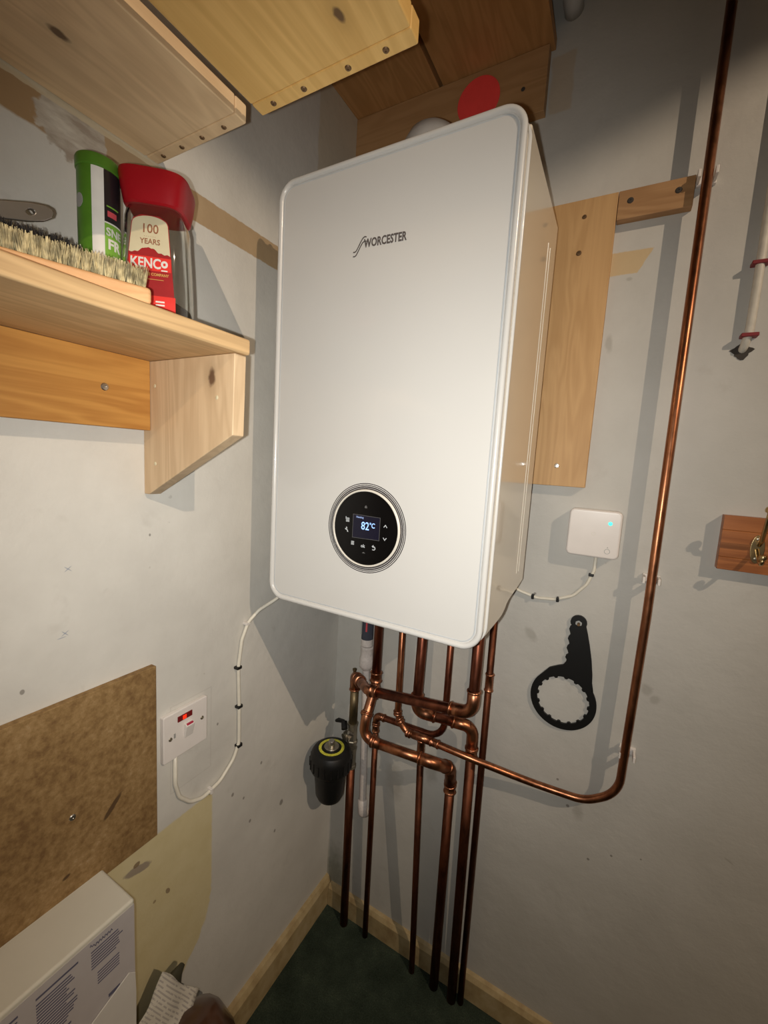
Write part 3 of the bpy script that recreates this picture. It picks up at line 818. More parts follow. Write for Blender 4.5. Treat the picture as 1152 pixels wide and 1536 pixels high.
# ------------------------------------------------------------------ lower shelf with bracket on the left wall
S = thing('wall_shelf', 'pine wall shelf with a cut bracket end, carrying the coffee jar and brush', 'shelf', (.0, -.7, 1.23))
link_obj('shelf_board', box(0.0, .1985, -1.25, -.520, 1.4305, 1.450), m_pineS, S, bev=.003, seg=3)
link_obj('rear_cleat', box(0.0, .018, -1.25, -.5405, 1.331, 1.430), m_pineC, S, bev=.001)
br = prism([(0, 1.236), (.012, 1.236), (.190, 1.328), (.192, 1.430), (0, 1.430)], lambda u, v, d: V((u, d, v)), -.540, -.521)
bk = link_obj('bracket', br, m_pineR, S, bev=.0012)
screw_head(S, (.018, -.603, 1.383), 'x', .0052, m_steel)
for (x, z) in [(.028, 1.395), (.160, 1.376), (.028, 1.283)]:
    link_obj('filled_screw_hole', lathe([(0, 0), (.0028, 0), (.002, .0006), (0, .0006)], (x, -.5400, z), 12, AX), m_lblcream, bk, smooth=True)

# coffee jar
jc = V((.106, -.583, 1.4505)); jang = math.radians(-50)
jn = V((math.cos(jang), math.sin(jang), 0)); jr = V((-jn.y, jn.x, 0))   # jar's right seen from front
J = thing('coffee_jar', 'glass coffee jar with a red lid and red printed label on the pine shelf', 'jar', tuple(jc))
def jpt(u, v, d): return jc + jr * (u * .84) + jn * (d * .95) + V((0, 0, v * .934))
def superell(a, b, n, k, N=48):
    th = 2 * math.pi * k / N; c, s = math.cos(th), math.sin(th)
    return (a * math.copysign(abs(c) ** (2 / n), c), b * math.copysign(abs(s) ** (2 / n), s))
def add_loft(bm, secs, N=48, n=4.2, cap=(True, True)):
    rings = []
    for (v, a, b) in secs:
        rings.append([bm.verts.new(jpt(*(lambda q: (q[0], v, q[1]))(superell(a, b, n, k, N)))) for k in range(N)])
    for A, B_ in zip(rings, rings[1:]):
        for k in range(N): bm.faces.new((A[k], A[(k + 1) % N], B_[(k + 1) % N], B_[k]))
    if cap[0]: bm.faces.new(rings[0][::-1])
    if cap[1]: bm.faces.new(rings[-1])
    return rings
jsec = [(0, .038, .030), (.003, .0425, .0345), (.03, .0440, .036), (.06, .0430, .035), (.09, .0412, .0335), (.115, .0395, .0320), (.130, .0388, .0312), (.137, .0370, .0300), (.142, .0345, .0280), (.152, .0345, .0280)]
jb = BM()
o1 = add_loft(jb, jsec, cap=(True, False))
ins = [(v + (.004 if i < 2 else 0), a - .0028, b - .0028) for i, (v, a, b) in enumerate(jsec)]
o2 = add_loft(jb, ins, cap=(True, False))
for k in range(48): jb.faces.new((o1[-1][k], o1[-1][(k + 1) % 48], o2[-1][(k + 1) % 48], o2[-1][k]))
link_obj('glass_body', jb, m_glass, J, smooth=True, ang=180)
lb = BM(); add_loft(lb, [(.143, .0370, .0300), (.145, .0395, .0325), (.160, .0425, .0355), (.177, .0450, .0375), (.181, .0445, .0370), (.182, .0425, .0350)], n=4.0)
link_obj('lid', lb, m_lidred, J, smooth=True, ang=35)
ct = BM(); add_loft(ct, [(.0055, .038, .029), (.028, .040, .032), (.034, .030, .02)]); 
for v in ct.verts: v.co += V((noise.noise(v.co * 200), noise.noise(v.co * 170 + V((5, 0, 0))), noise.noise(v.co * 190 + V((9, 0, 0))))) * .0012
link_obj('jar_contents', ct, m_grain, J, smooth=True)
# front depth of the glass at height v
def jdepth(v):
    for (v0, a0, b0), (v1, a1, b1) in zip(jsec, jsec[1:]):
        if v0 <= v <= v1: return b0 + (b1 - b0) * (v - v0) / (v1 - v0)
    return jsec[-1][2]
def JF(u, v, d): return jpt(u, v, jdepth(v) + d)
def grid_label(name, u_of_v, v0, v1, mat, d, parent, nv=14, nu=4):
    bm = BM(); rows = []
    for side in (0, 1):
        rs = []
        for i in range(nv + 1):
            v = v0 + (v1 - v0) * i / nv; w0, w1 = u_of_v(v)
            rs.append([bm.verts.new(JF(w0 + (w1 - w0) * j / nu, v, d + side * .0003)) for j in range(nu + 1)])
        rows.append(rs)
    for rs in rows:
        for i in range(nv):
            for j in range(nu): bm.faces.new((rs[i][j], rs[i][j + 1], rs[i + 1][j + 1], rs[i + 1][j]))
    a, b = rows
    for i in range(nv):
        for j in (0, nu): bm.faces.new((a[i][j], a[i + 1][j], b[i + 1][j], b[i][j]))
    for j in range(nu):
        for i in (0, nv): bm.faces.new((a[i][j], a[i][j + 1], b[i][j + 1], b[i][j]))
    return link_obj(name, bm, mat, parent)
lw = lambda v: (-(.0225 + (.128 - v) * .100), (.0225 + (.128 - v) * .100)) if v < .120 else (-(.0225 + (.128 - v) * .1) * math.sqrt(max(0.05, 1 - ((v - .120) / .0105) ** 2)), (.0225 + (.128 - v) * .1) * math.sqrt(max(0.05, 1 - ((v - .120) / .0105) ** 2)))
lab = grid_label('front_label', lw, .010, .129, m_lblred, .0002, J, 24)
def peak(u): 
    return .0865 + .005 * max(0, 1 - abs(u + .006) / .010) + .004 * max(0, 1 - abs(u - .004) / .008) - .0035 * abs(u) / .03 + .0007 * math.sin(u * 2600)
cr = BM(); us = [(-1 + 2 * i / 28) for i in range(29)]
lo = [V((0, 0, 0))] * 0
vs_lo = [cr.verts.new(JF(t * .0262, peak(t * .0262), .0007)) for t in us]
rowsv = [vs_lo]
for f_ in (.33, .66, 1.0):
    row = []
    for t in us:
        u0 = t * .0262; vlo = peak(u0)
        w_top = .0225
        vtop = .1185 + .0095 * math.sqrt(max(0, 1 - t * t))
        u = u0 + (t * w_top - u0) * f_; v = vlo + (vtop - vlo) * f_
        row.append(cr.verts.new(JF(u, v, .0007)))
    rowsv.append(row)
for A, B_ in zip(rowsv, rowsv[1:]):
    for k in range(28): cr.faces.new((A[k], A[k + 1], B_[k + 1], B_[k]))
link_obj('cream_panel', cr, m_lblcream, lab)
def jtext(s, size, u, v, mat, name, bold=0, sx=1, d=.0011, spacing=1.0):
    bm = join(BM(), text_bm(s, size * .934, .0002, bold, sx=sx * .9, spacing=spacing), face_mtx(JF(u, v, d), jr, JF(0, v + .01, 0) - JF(0, v - .01, 0)))
    return link_obj(name, bm, mat, lab)
jtext('100', .0150, 0, .1125, m_lblbrn, 'label_text', .0001)
jtext('· · · · · ·', .005, 0, .1035, m_lblbrn, 'label_text')
jtext('YEARS', .0090, .0005, .0975, m_lblbrn, 'label_text', .0001)
jtext('KENC', .0165, -.0050, .0715, m_wht, 'brand_text', .0004, sx=.90)
jtext('o', .0160, .0190, .0735, m_wht, 'brand_text', .0006)
ln = BM(); add_prism(ln, [(.0150, .0640), (.0230, .0640), (.0230, .0655), (.0150, .0655)], JF, .0008, .0011); link_obj('brand_text', ln, m_wht, lab)
grid_label('brand_band', lambda v: (-.0258, .0275), .0635, .080, m_lblred2, .0006, lab, 3)
jtext('THE COFFEE COMPANY', .0046, .0, .0590, m_lblgold, 'label_text', .0001)
ln = BM(); add_prism(ln, [(-.018, .0530), (.018, .0530), (.018, .0536), (-.018, .0536)], JF, .0006, .0009); link_obj('label_rule', ln, m_lblgold, lab)
grid_label('lower_band', lambda v: (-.010, .0335), .014, .034, m_lblred2, .0006, lab, 3)
jtext('TH', .0110, -.004, .0255, m_lblgold, 'label_text', .0001, sx=.7)
for k, w in enumerate((.0115, .0115)):
    ln = BM(); add_prism(ln, [(.008, .0262 - k * .0038), (.008 + w, .0262 - k * .0038), (.008 + w, .0280 - k * .0038), (.008, .0280 - k * .0038)], JF, .0009, .0012); link_obj('label_rule', ln, m_wht, lab)

# green aerosol-like canister
cc = V((.073, -.634, 1.4505)); cr_ = .0208; ch = .173
Cn = thing('powder_canister', 'tall green and black round canister with a white stripe, left of the coffee jar', 'canister', tuple(cc))
link_obj('canister_body', lathe([(0, 0), (cr_ - .001, 0), (cr_, .001), (cr_, ch - .012), (0, ch - .012)], cc, 48), m_green, Cn, smooth=True, ang=30)
link_obj('canister_lid', lathe([(cr_ + .0002, ch - .013), (cr_ + .0012, ch - .012), (cr_ + .0014, ch - .003), (cr_ + .0004, ch - .0005), (cr_ - .002, ch), (0, ch)], cc, 48), m_green, Cn, smooth=True, ang=40)
def cyl(az, h, d): return cc + V(((cr_ + d) * math.cos(az), (cr_ + d) * math.sin(az), h))
def cyl_patch(name, a0, a1, h0, h1, mat, d, parent, n=14, curve=0):
    bm = BM(); rows = []
    for side in (0, 1):
        for j in (0, 1):
            rows.append([bm.verts.new(cyl(math.radians(a0 + (a1 - a0) * i / n), (h0, h1)[j] - curve * math.sin(math.pi * i / n), d + side * .0002)) for i in range(n + 1)])
    for i in range(n):
        bm.faces.new((rows[0][i], rows[0][i + 1], rows[1][i + 1], rows[1][i])); bm.faces.new((rows[2][i], rows[2][i + 1], rows[3][i + 1], rows[3][i]))
        bm.faces.new((rows[0][i], rows[0][i + 1], rows[2][i + 1], rows[2][i])); bm.faces.new((rows[1][i], rows[1][i + 1], rows[3][i + 1], rows[3][i]))
    for i in (0, n): bm.faces.new((rows[0][i], rows[1][i], rows[3][i], rows[2][i]))
    return link_obj(name, bm, mat, parent)
# azimuth facing the camera is about -27 deg; to the viewer's right is a larger azimuth
cyl_patch('white_stripe', -46, -14, .002, ch - .014, m_wht, .0003, Cn)
cyl_patch('black_panel', -14, 120, .002, ch - .014, m_canblk, .0003, Cn, 24)
gp_ = cyl_patch('light_green_panel', -14, 110, .058, .104, m_greenl, .0006, Cn, 24)
cyl_patch('white_rule', -14, 110, .1035, .1050, m_wht, .0008, Cn, 24)
cyl_patch('white_rule', -14, 110, .0570, .0585, m_wht, .0008, Cn, 24)
cyl_patch('red_mark', -6, 22, .111, .117, m_prpink, .0008, Cn, 8)
cyl_patch('green_mark', -8, 30, .121, .1225, m_greenl, .0008, Cn, 8)
def ctext(s, size, az, h, mat, name, bold=0, sx=.9):
    bm = text_bm(s, size, .0002, bold, align='LEFT', sx=sx)
    for v in bm.verts:
        a = math.radians(az) + v.co.x / cr_; v.co = cyl(a, h + v.co.y, .0010 + v.co.z)
    return link_obj(name, bm, mat, Cn)
ctext('SNE', .0118, -11, .0945, m_wht, 'canister_text', .0003)
ctext('FR', .0150, -7, .0815, m_wht, 'canister_text', .0005)
cyl_patch('white_rule', 8, 50, .0700, .0707, m_wht, .0008, Cn, 6)
def cyl_shape(name, pts, mat):
    bm = BM(); a = [bm.verts.new(cyl(math.radians(p), q, .0004)) for p, q in pts]; b = [bm.verts.new(cyl(math.radians(p), q, .0008)) for p, q in pts]
    bm.faces.new(a[::-1]); bm.faces.new(b)
    for i in range(len(a)): bm.faces.new((a[i], a[(i + 1) % len(a)], b[(i + 1) % len(a)], b[i]))
    return link_obj(name, bm, mat, Cn)
cyl_shape('round_emblem', [(-86 + 15 * math.cos(t * math.pi / 8), .1230 + .0075 * math.sin(t * math.pi / 8)) for t in range(16)], m_prgrey)
cyl_shape('hazard_diamond', [(-98, .067), (-86, .058), (-74, .067), (-86, .077)], m_wht)
cyl_shape('small_print_box', [(-98, .034), (-68, .034), (-68, .046), (-98, .046)], m_prgrey)

# hand brush lying with bristles up at the shelf's front edge
Bh = thing('hand_brush', 'wooden hand brush with cream bristles pointing up along the front edge of the shelf', 'brush', (.176, -.75, 1.4505))
BR = Matrix.Translation((.194, -.648, 0)) @ Matrix.Rotation(math.radians(-19), 4, 'Z') @ Matrix.Translation((-.194, .648, 0))
blk = BM(); add_box(blk, .158, .194, -.90, -.648, 1.4505, 1.467, mtx=BR)
link_obj('brush_block', blk, m_brushw, Bh, bev=.004, seg=3)
bs = BM()
def tuft(bm, x, y, z0, h, spread, ns, w, rnd):
    for s in range(ns):
        bxp = x + rnd.uniform(-.003, .003); byp = y + rnd.uniform(-.003, .003)
        dx = rnd.uniform(-spread, spread); dyy = rnd.uniform(-spread, spread); hh = h * rnd.uniform(.86, 1.05)
        a = rnd.uniform(0, math.pi); ux, uy = math.cos(a) * w, math.sin(a) * w
        v = [bm.verts.new((bxp - ux, byp - uy, z0)), bm.verts.new((bxp + ux, byp + uy, z0)), bm.verts.new((bxp + dx + ux * .7, byp + dyy + uy * .7, z0 + hh)), bm.verts.new((bxp + dx - ux * .7, byp + dyy - uy * .7, z0 + hh))]
        bm.faces.new(v)
rnd = random.Random(3)
for i in range(27):
    for j, x in enumerate((.186, .177, .168)):
        tuft(bs, x, -.656 - i * .0092 - (.0045 if j % 2 else 0), 1.466, .0205, .0040, 70, .00045, rnd)
bmesh.ops.transform(bs, matrix=BR, verts=bs.verts)
bo = link_obj('bristles', bs, m_brist, Bh); bo['kind'] = 'stuff'
# dark brush behind
Bd = thing('black_brush', 'black-bristled brush lying behind the cream brush on the shelf', 'brush', (.128, -.80, 1.4505))
link_obj('brush_block', box(.122, .146, -.90, -.668, 1.4505, 1.462, mtx=BR), m_black, Bd, bev=.003)
bs = BM()
for i in range(28):
    f = min(1, (i + 1) / 6)
    for x in (.126, .134, .142): tuft(bs, x, -.674 - i * .0080, 1.461, .026 + .019 * f, .004, 60, .0006, rnd)
bmesh.ops.transform(bs, matrix=BR, verts=bs.verts)
bo = link_obj('bristles', bs, m_bristb, Bd); bo['kind'] = 'stuff'
# metal handle with hanging hole lying across the black brush
hp = [(-.80, .0055), (-.76, .0065), (-.735, .0080), (-.712, .0088), (-.700, .0075), (-.694, .0045)]
hpoly = [(y, w) for y, w in hp] + [(-.6925, 0)] + [(y, -w) for y, w in reversed(hp)]
ht = math.radians(12)
def FH(u, v, d): return V((.100 + v * .5, u, 1.5260 + v * .83 + d * .5 + (u + .70) * .03 - d * .0))
hb = prism(hpoly, lambda u, v, d: V((.098 + d, u, 1.5310 + v + (u + .70) * .40)), 0, .005, holes=[circ(-.712, 0, .0036, 14, .0026)])
top('metal_handle', hb, m_pewter, 'grey metal tool handle with a hanging hole, above the black brush at the left edge', 'handle', (.103, -.80, 1.52), bev=.002, seg=3)

# ------------------------------------------------------------------ left wall: board, spur, cable
Bo = thing('brown_board', 'flat brown hardboard sheet screwed to the left wall below the shelf', 'board', (0, -.75, .655))
link_obj('board_panel', box(0.0, .012, -1.15, -.531, .655, .958), m_chip, Bo, bev=.001)
screw_head(Bo, (.012, -.655, .785), 'x', .0045, m_steel)

Sp = thing('fused_switch', 'white wall switch plate with a glowing red neon, beside the brown board', 'switch', (0, -.475, .77))
link_obj('switch_plate', prism(rrect(-.518, -.431, .772, .858, .003, 3), F_left, 0, .0095), m_plastp, Sp, bev=.002, seg=3)
nb = BM(); add_box(nb, .0095, .0115, -.492, -.464, .8375, .8475); neon = link_obj('neon_window', nb, m_dred, Sp, bev=.0005)
link_obj('neon_glow', box(.0116, .0119, -.483, -.476, .8388, .8462), m_red_led, neon)
rk = prism([(.0095, .802), (.0120, .802), (.0175, .825), (.0135, .828), (.0095, .828)], lambda u, v, d: V((u, d, v)), -.4795, -.4635)
rko = link_obj('rocker', rk, m_plast, Sp, bev=.0008)
link_obj('rocker_mark', box(.0130, .0165, -.4775, -.4655, .8260, .8285), m_redrock, rko)
for (y, z) in [(-.505, .813), (-.4425, .820)]: screw_head(Sp, (.0095, y, z), 'x', .0036, m_nickel)
link_obj('cord_grip', box(.0095, .0105, -.499, -.496, .812, .820), m_prgrey, Sp)

cab = fillet([(.006, -.494, .776), (.006, -.494, .720), (.006, -.486, .690), (.006, -.464, .664), (.006, -.438, .652), (.006, -.397, .660), (.006, -.365, .686), (.006, -.351, .715), (.006, -.352, .79), (.006, -.356, .88),
              (.006, -.348, .935), (.008, -.334, .968), (.018, -.315, .990), (.030, -.285, 1.005), (.050, -.240, 1.035), (.098, -.20, 1.094)], .03, 4)
top('flex_cable', tube(cab, .0035, n=12), m_cable, 'cream cable looping from the red-lit switch up the left wall to the boiler', 'cable', (.006, -.40, .65), smooth=True, ang=180)
def clip_left(y, z, lab, mat=m_black, vert=True, g='black cable clips on the left wall cable'):
    c = BM()
    if vert: add_box(c, 0, .0115, y - .0065, y + .0045, z - .0025, z + .0025)
    else: add_box(c, 0, .0115, y - .003, y + .003, z - .0055, z + .0055)
    if vert: add_tube(c, [(0, y + .0055, z + .0005), (.0085, y + .0055, z + .0005)], .0018, n=8)
    top('cable_clip', c, mat, lab, 'cable clip', (0, y, z), g, bev=.001)
clip_left(-.356, .880, 'uppermost black clip on the left wall cable')
clip_left(-.352, .795, 'middle black clip on the left wall cable, level with the switch top')
clip_left(-.351, .709, 'lowest black clip on the left wall cable, above its bottom loop')
clip_left(-.335, .966, 'white clip on the left wall cable just below the boiler corner', m_plast, True, 'white cable clips on the left wall cable')
clip_left(-.420, .6555, 'white clip at the bottom of the cable loop, on the yellow patch corner', m_plast, False, 'white cable clips on the left wall cable')

# ------------------------------------------------------------------ sensor box, its cable and clips on the back wall
T = thing('sensor_box', 'small square white electronic box with a teal light, right of the boiler', 'electronic box', (.598, 0, 1.145))
link_obj('box_case', prism(rrect(.552, .644, 1.145, 1.237, .010, 6), F_back, 0, .0265), m_plastp, T, bev=.004, seg=3)
link_obj('status_light', lathe([(0, 0), (.0036, 0), (.0030, .0005), (0, .0006)], (.6245, -.0266, 1.2135), 20, AX), m_teal, T)
link_obj('push_button', lathe([(.0042, 0), (.0042, .0003), (.0050, .0003), (.0050, 0)], (.6245, -.0266, 1.160), 24, AX, close=True), m_prgrey, T)
link_obj('button_mark', prism([(.6232, 1.1668), (.6258, 1.1668), (.6245, 1.1690)], F_back, .0266, .0268), m_prgrey, T)
link_obj('faint_emblem', lathe([(.0030, 0), (.0030, .0002), (.0036, .0002), (.0036, 0)], (.598, -.0266, 1.191), 20, AX, close=True), m_ringw, T)
cab = fillet([(.607, -.006, 1.150), (.606, -.0055, 1.115), (.596, -.005, 1.085), (.574, -.005, 1.057), (.540, -.005, 1.042), (.505, -.005, 1.038), (.47, -.006, 1.046), (.44, -.015, 1.06), (.40, -.05, 1.10)], .03, 5)
top('flex_cable', tube(cab, .0032, n=12), m_cable, 'white cable curving from the sensor box down and left behind the boiler', 'cable', (.55, -.005, 1.04), smooth=True, ang=180)
for (x, z, dx, dz, lab) in [(.602, 1.106, .0048, .0028, 'black clip just below the white sensor box'),
                            (.546, 1.0435, .0028, .0050, 'black clip at the bottom of the sensor cable curve, middle of three'),
                            (.497, 1.0395, .0028, .0050, 'black clip on the sensor cable nearest the boiler')]:
    c = BM(); add_box(c, x - dx, x + dx, -.0105, 0, z - dz, z + dz)
    top('cable_clip', c, m_black, lab, 'cable clip', (x, 0, z), 'black cable clips under the sensor box', bev=.0012)

# ------------------------------------------------------------------ filter wrench on the wall
W_ = thing('filter_wrench', 'flat black ring wrench with a toothed ring, hanging on the back wall', 'wrench', (.590, 0, 1.00))
cx, cz, ro, ri = .5765, .8315, .0640, .0505
outer = []
for k in range(43):                         # ring outer, from upper right clockwise round to upper left
    a = math.radians(38 - k * (38 + 212) / 42); outer.append((cx + ro * math.cos(a), cz + ro * math.sin(a)))
hl = [(.530, .8815), (.545, .895), (.560, .9035), (.570, .9080), (.5745, .915)]
z = .915
for k in range(4):                          # finger scallops on the left edge
    z0 = .9165 + k * .0205
    hl += [(.5755, z0 + .004), (.5725 + k * .0004, z0 + .009), (.5735 + k * .0004, z0 + .0135), (.5775, z0 + .0185)]
cen = (.590, 1.0035)
arc = [(cen[0] + .0155 * math.cos(math.radians(a)), cen[1] + .0155 * math.sin(math.radians(a))) for a in range(200, -21, -20)]
hr = [(.6085, .985), (.6150, .960), (.6215, .930), (.6260, .900), (.6275, .880), (.6300, .8645)]
poly = outer + hl[1:] + arc + hr
teeth = []
for k in range(144):
    a = -2 * math.pi * k / 144
    r = ri - (.0035 if (k % 9) in (0, 1, 2) else 0)
    teeth.append((cx + r * math.cos(a), cz + r * math.sin(a)))
hexh = [(cen[0] + .0068 * math.cos(math.radians(60 * k + 30)), cen[1] - .002 + .0068 * math.sin(math.radians(60 * k + 30))) for k in range(6)]
link_obj('wrench_body', prism(poly, F_back, .0005, .0055, holes=[teeth, hexh]), m_black, W_, bev=.0006, seg=1)
top('hanging_screw', tube([(.590, 0, 1.0000), (.590, -.008, 1.0000)], [.0028, .0028], n=12), m_dscrew, 'small screw in the wall holding up the black ring wrench', 'screw', (.590, 0, 1.0), smooth=True)

# ------------------------------------------------------------------ conduit cable at right with maroon clips and hole
top('painted_cable', tube([(.789, -.010, 2.945), (.789, -.010, 1.90), (.7895, -.010, 1.62), (.789, -.009, 1.55), (.786, -.006, 1.530), (.784, .012, 1.518)], .0062, n=14), m_condu,
    'white painted cable running down the back wall at far right into a hole', 'cable', (.789, 0, 1.53), smooth=True, ang=180)
hh = BM()
pl = [(.7845 + .0135 * (1 + .25 * math.sin(3 * t) + .12 * math.sin(7 * t)) * math.cos(t), 1.5215 + .0115 * (1 + .2 * math.sin(4 * t + 1)) * math.sin(t)) for t in [2 * math.pi * k / 24 for k in range(24)]]
add_prism(hh, pl, F_back, -.004, .0008)
top('cable_hole', hh, m_hole, 'ragged dark hole in the wall where the white painted cable ends', 'hole', (.784, 0, 1.52))
for z, lab in ((1.657, 'upper maroon clip on the white painted cable at right'), (1.545, 'lower maroon clip on the white painted cable just above its hole')):
    c = BM(); add_box(c, .778, .801, -.0175, 0, z - .003, z + .003)
    top('cable_clip', c, m_redclip, lab, 'cable clip', (.789, 0, z), 'maroon clips on the painted cable', bev=.0012)

# ------------------------------------------------------------------ hook board at right
Hk = thing('hook_board', 'dark stained grooved wooden board with brass hooks at the right edge', 'coat rack', (.95, 0, 1.15))
hbp = []
for (z0, z1) in [(1.1555, 1.1755), (1.1765, 1.2235), (1.2245, 1.2490)]: pass
hbm = BM()
prof = [(0, 1.1555), (.018, 1.1555), (.018, 1.1765), (.0168, 1.1772), (.018, 1.1780), (.018, 1.2230), (.0168, 1.2238), (.018, 1.2246), (.018, 1.2490), (0, 1.2490)]
add_prism(hbm, prof, lambda u, v, d: V((d, -u, v)), .793, 1.35)
link_obj('grooved_board', hbm, m_hookb, Hk, bev=.0008, seg=1)
def hook(x):
    h = link_obj('brass_hook', prism(circ(x, 1.197, .0095, 28, .024), F_back, .018, .0205), m_brass, Hk, bev=.0008)
    link_obj('hook_prong', tube(fillet([(x + .001, -.020, 1.204), (x + .001, -.030, 1.212), (x - .003, -.062, 1.250), (x - .003, -.066, 1.262)], .012), [.0035] * 18 if False else .0033, n=12), m_brass, h, smooth=True, ang=180)
    link_obj('prong_tip', lathe([(0, 0), (.0062, .002), (.0070, .006), (.0055, .010), (0, .0115)], (x - .003, -.066, 1.260), 16), m_brass, h, smooth=True)
    link_obj('hook_prong', tube(fillet([(x, -.020, 1.196), (x, -.040, 1.180), (x, -.052, 1.176), (x, -.056, 1.186)], .01), .0031, n=12), m_brass, h, smooth=True, ang=180)
    link_obj('prong_tip', lathe([(0, -.005), (.0040, -.0035), (.0052, 0), (.0040, .0035), (0, .005)], (x, -.056, 1.189), 16), m_brass, h, smooth=True)
    for z in (1.214, 1.181): screw_head(h, (x - .001, -.0205, z), 'y', .0028, m_nickel)
for x in (.842, 1.00, 1.16): hook(x)

# ------------------------------------------------------------------ bottom-left: white carton, leaflet, brown bag
K = thing('white_carton', 'white box with small grey printing, against the left wall under the brown board', 'box', (.05, -.80, .204))
link_obj('carton_body', box(0.002, .093, -1.15, -.617, .2040, .669), m_carton, K, bev=.004, seg=3)
lbl = link_obj('printed_panel', box(.0931, .0936, -1.15, -.6185, .206, .662), m_label, K)
pr = BM(); rr = random.Random(11)
def line(y0, y1, z, h=.0011, b=None): add_box(pr if b is None else b, .0937, .0940, y0, y1, z, z + h)
# three columns of print, running along y
for (ya, yb, zt, n, hh) in [(-.675, -.634, .644, 7, .0011), (-.735, -.692, .640, 15, .0012), (-.800, -.745, .642, 22, .0012)]:
    blk_ = BM()
    for k in range(n):
        L = (yb - ya) * rr.uniform(.7, 1.0)
        line(ya, ya + L, zt - k * .0042, hh + .0006, blk_)
    link_obj('text_block', blk_, m_print, lbl)
for (ya, yb, z, h_) in [(-.735, -.690, .6480, .0026), (-.80, -.752, .6480, .0026), (-.735, -.700, .572, .0026), (-.735, -.695, .560, .0026), (-.655, -.640, .552, .005)]:
    blk_ = BM(); line(ya, yb, z, h_, blk_); link_obj('text_heading', blk_, m_print, lbl)
blk_ = BM()
for k in range(5): line(-.668, -.640, .606 - k * .0042, .0016, blk_)
link_obj('text_block', blk_, m_print, lbl)
sq = [(.0942, -.676 + .0011 * k, .653 + .0022 * math.sin(k * 1.9) + (.0025 if k < 4 else 0)) for k in range(26)]
link_obj('script_logo', tube(sq, .0006, n=6), m_print, lbl)
pr.free()
lf = prism([(-.66, .204), (-.622, .204), (-.6185, .52), (-.6195, .552), (-.628, .561), (-.70, .532), (-.76, .505), (-.76, .204)], F_left, .0945, .0965)
top('folded_sheet', lf, m_paper, 'blank white sheet leaning against the printed front of the white box', 'paper', (.095, -.69, .204), bev=.0008)

# crumpled leaflet
def crumple(nm, corners, nu, nv, amp, mat, label, cat, loc, sc=26, thick=.0008):
    bm = BM(); A, B_, C_, D = [V(c) for c in corners]; g = []
    for i in range(nu + 1):
        row = []
        for j in range(nv + 1):
            u, v = i / nu, j / nv
            p = A * (1 - u) * (1 - v) + B_ * u * (1 - v) + C_ * u * v + D * (1 - u) * v
            q = p * sc
            row.append(bm.verts.new(p + V((noise.noise(q), noise.noise(q + V((7, 3, 1))), noise.noise(q + V((2, 9, 4))))) * amp))
        g.append(row)
    for i in range(nu):
        for j in range(nv): bm.faces.new((g[i][j], g[i + 1][j], g[i + 1][j + 1], g[i][j + 1]))
    bmesh.ops.translate(bm, verts=bm.verts, vec=-V(loc))
    o = link_obj(nm, bm, mat, None, smooth=True, ang=60); o.location = loc
    md = o.modifiers.new('s', 'SOLIDIFY'); md.thickness = thick
    return tag(o, label, cat)
def leaflet_mat():
    m, nt, b = new_mat('printed_leaflet')
    c = coords(nt); X, Y, Z = sep(nt, c)
    s = M(nt, 'ADD', M(nt, 'MULTIPLY', Y, .86), M(nt, 'MULTIPLY', Z, .5))
    st = M(nt, 'GREATER_THAN', M(nt, 'SINE', M(nt, 'MULTIPLY', s, 1300.0)), .25)
    w = M(nt, 'GREATER_THAN', noise_t(nt, mapping(nt, c, (1, 1, 1)), 130, 2), .44)
    f = M(nt, 'MULTIPLY', M(nt, 'MULTIPLY', st, w), .55)
    nt.links.new(mixc(nt, f, (.56, .53, .46), (.22, .20, .20)), b.inputs['Base Color']); b.inputs['Roughness'].default_value = .7
    return m
m_leaf = leaflet_mat()
crumple('crumpled_leaflet', [(.068, -.640, .365), (.055, -.552, .432), (.080, -.500, .365), (.115, -.610, .300)], 16, 12, .009, m_leaf,
        'crumpled white leaflet with rows of print, beside the white box at the bottom', 'paper', (.08, -.60, .25))
crumple('crumpled_leaflet', [(.075, -.640, .36), (.095, -.560, .40), (.125, -.50, .300), (.13, -.62, .27)], 14, 12, .012, m_paper,
        'creased bluish white sheet in shade against the brown bag', 'paper', (.1, -.60, .25)) if False else None
bg = BM()
secs = [(.205, .050), (.235, .062), (.27, .064), (.305, .060), (.330, .050), (.350, .034), (.362, .015)]
c0 = V((.105, -.528, 0)); rings = []
for (z, r) in secs:
    ring = []
    for k in range(40):
        a = 2 * math.pi * k / 40
        p = c0 + V((math.cos(a) * r * .95, math.sin(a) * r * 1.05, z))
        q = p * 30
        f = 1 + .16 * noise.noise(q) + .05 * noise.noise(q * 2.3)
        p = c0 + V((math.cos(a) * r * .95 * f, math.sin(a) * r * 1.05 * f, z + .008 * noise.noise(q + V((3, 3, 3)))))
        ring.append(bg.verts.new(p))
    rings.append(ring)
for A, B_ in zip(rings, rings[1:]):
    for k in range(40): bg.faces.new((A[k], A[(k + 1) % 40], B_[(k + 1) % 40], B_[k]))
bg.faces.new(rings[0][::-1]); bg.faces.new(rings[-1])
top('brown_bag', bg, m_brownbag, 'crumpled glossy dark brown plastic bag at the bottom edge, lower left', 'bag', (.10, -.54, .205), smooth=True, ang=180)
ob = BM()
pts = []
add_tube(ob, [(.040, -.570, .300), (.042, -.555, .352), (.045, -.545, .372), (.048, -.532, .380)], [.02, .020, .016, .006], n=14)
for v in ob.verts: v.co += V((noise.noise(v.co * 40), noise.noise(v.co * 40 + V((4, 0, 0))), noise.noise(v.co * 40 + V((8, 0, 0))))) * .006
bmesh.ops.scale(ob, vec=(.55, 1, 1), space=Matrix.Translation((-.042, 0, 0)), verts=ob.verts)
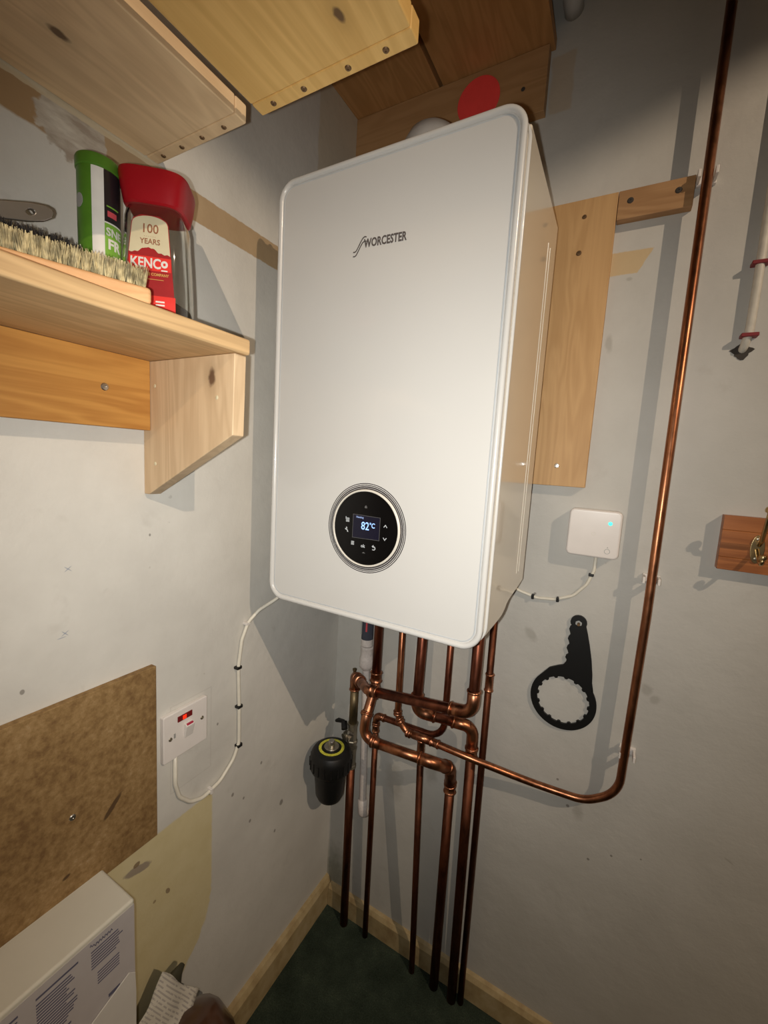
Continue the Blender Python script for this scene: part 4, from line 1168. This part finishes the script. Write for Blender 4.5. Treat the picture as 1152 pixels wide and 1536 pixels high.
bmesh.ops.translate(ob, verts=ob.verts, vec=(-.006, .03, .008))
top('olive_cloth', ob, m_olive, 'scrap of dark olive cloth behind the brown bag against the wall', 'cloth', (.04, -.55, .30), smooth=True, ang=180)
Cb = thing('cardboard_carton', 'brown cardboard carton on the carpet below the brown bag', 'box', (.16, -.8, 0))
link_obj('carton_body', box(.02, .30, -1.15, -.48, 0.0, .203), m_card, Cb, bev=.002)
link_obj('top_tape', box(.145, .195, -1.15, -.48, .2031, .2035), m_lblcream, Cb)

# ------------------------------------------------------------------ lights
L = V((2.3, -1.28, 2.72))
lamp = thing('pendant_lamp', 'black dome pendant lamp hanging from the ceiling at the right of the room', 'lamp', (L.x, L.y, RZ))
link_obj('lamp_shade', lathe([(.030, .135), (.11, .115), (.19, .040), (.246, -.0935), (.250, -.0935), (.194, .043), (.113, .119), (.030, .139)], L, 48, close=True), m_shade, lamp, smooth=True, ang=40)
link_obj('lamp_cord', tube([L + V((0, 0, .13)), (L.x, L.y, RZ)], .003, n=8), m_black, lamp)
link_obj('lamp_holder', lathe([(0, .06), (.02, .06), (.022, .13), (.030, .139), (0, .139)], L, 20), m_black, lamp, smooth=True, ang=40)
ld = bpy.data.lights.new('bulb', 'POINT'); ld.energy = 97; ld.color = (1, .79, .58); ld.shadow_soft_size = .006
lo = bpy.data.objects.new('bulb', ld); COL.objects.link(lo); lo.location = L

CAM_C = V((.628, -.923, 1.307))
RROW = CAMR = None
cam_right = V((.872, .486, .058)); cam_down = V((.109, -.078, -.991)); cam_fwd = V((-.477, .870, -.121))
from mathutils import Quaternion
rx = cam_right.normalized(); fz = (cam_fwd - rx * cam_fwd.dot(rx)).normalized(); uy = -(fz.cross(rx)); uy = rx.cross(fz)
# the phone's own torch beside its lens
sd = bpy.data.lights.new('phone_torch', 'SPOT'); sd.energy = 19; sd.color = (1, .985, .935); sd.shadow_soft_size = .004
sd.spot_size = math.radians(124); sd.spot_blend = 1.0
so = bpy.data.objects.new('phone_torch', sd); COL.objects.link(so)
mt = Matrix((rx, uy, -fz)).transposed().to_4x4(); mt.translation = CAM_C - rx * .022 - uy * .004 + fz * .0
so.matrix_world = mt

w = bpy.data.worlds.new('w'); SC.world = w; w.use_nodes = True
w.node_tree.nodes['Background'].inputs[0].default_value = (.5, .55, .65, 1); w.node_tree.nodes['Background'].inputs[1].default_value = .02

# ------------------------------------------------------------------ camera
cd = bpy.data.cameras.new('camera'); co = bpy.data.objects.new('camera', cd); COL.objects.link(co)
mc = Matrix((rx, uy, -fz)).transposed().to_4x4(); mc.translation = CAM_C; co.matrix_world = mc
cd.sensor_fit = 'VERTICAL'; cd.sensor_height = 24; cd.lens = 630.81 / 1536 * 24; cd.clip_start = .01; cd.clip_end = 50
SC.camera = co
SC.view_settings.view_transform = 'Standard'; SC.view_settings.look = 'None'; SC.view_settings.gamma = 1; SC.view_settings.use_curve_mapping = False
SC.view_settings.exposure = 0.0
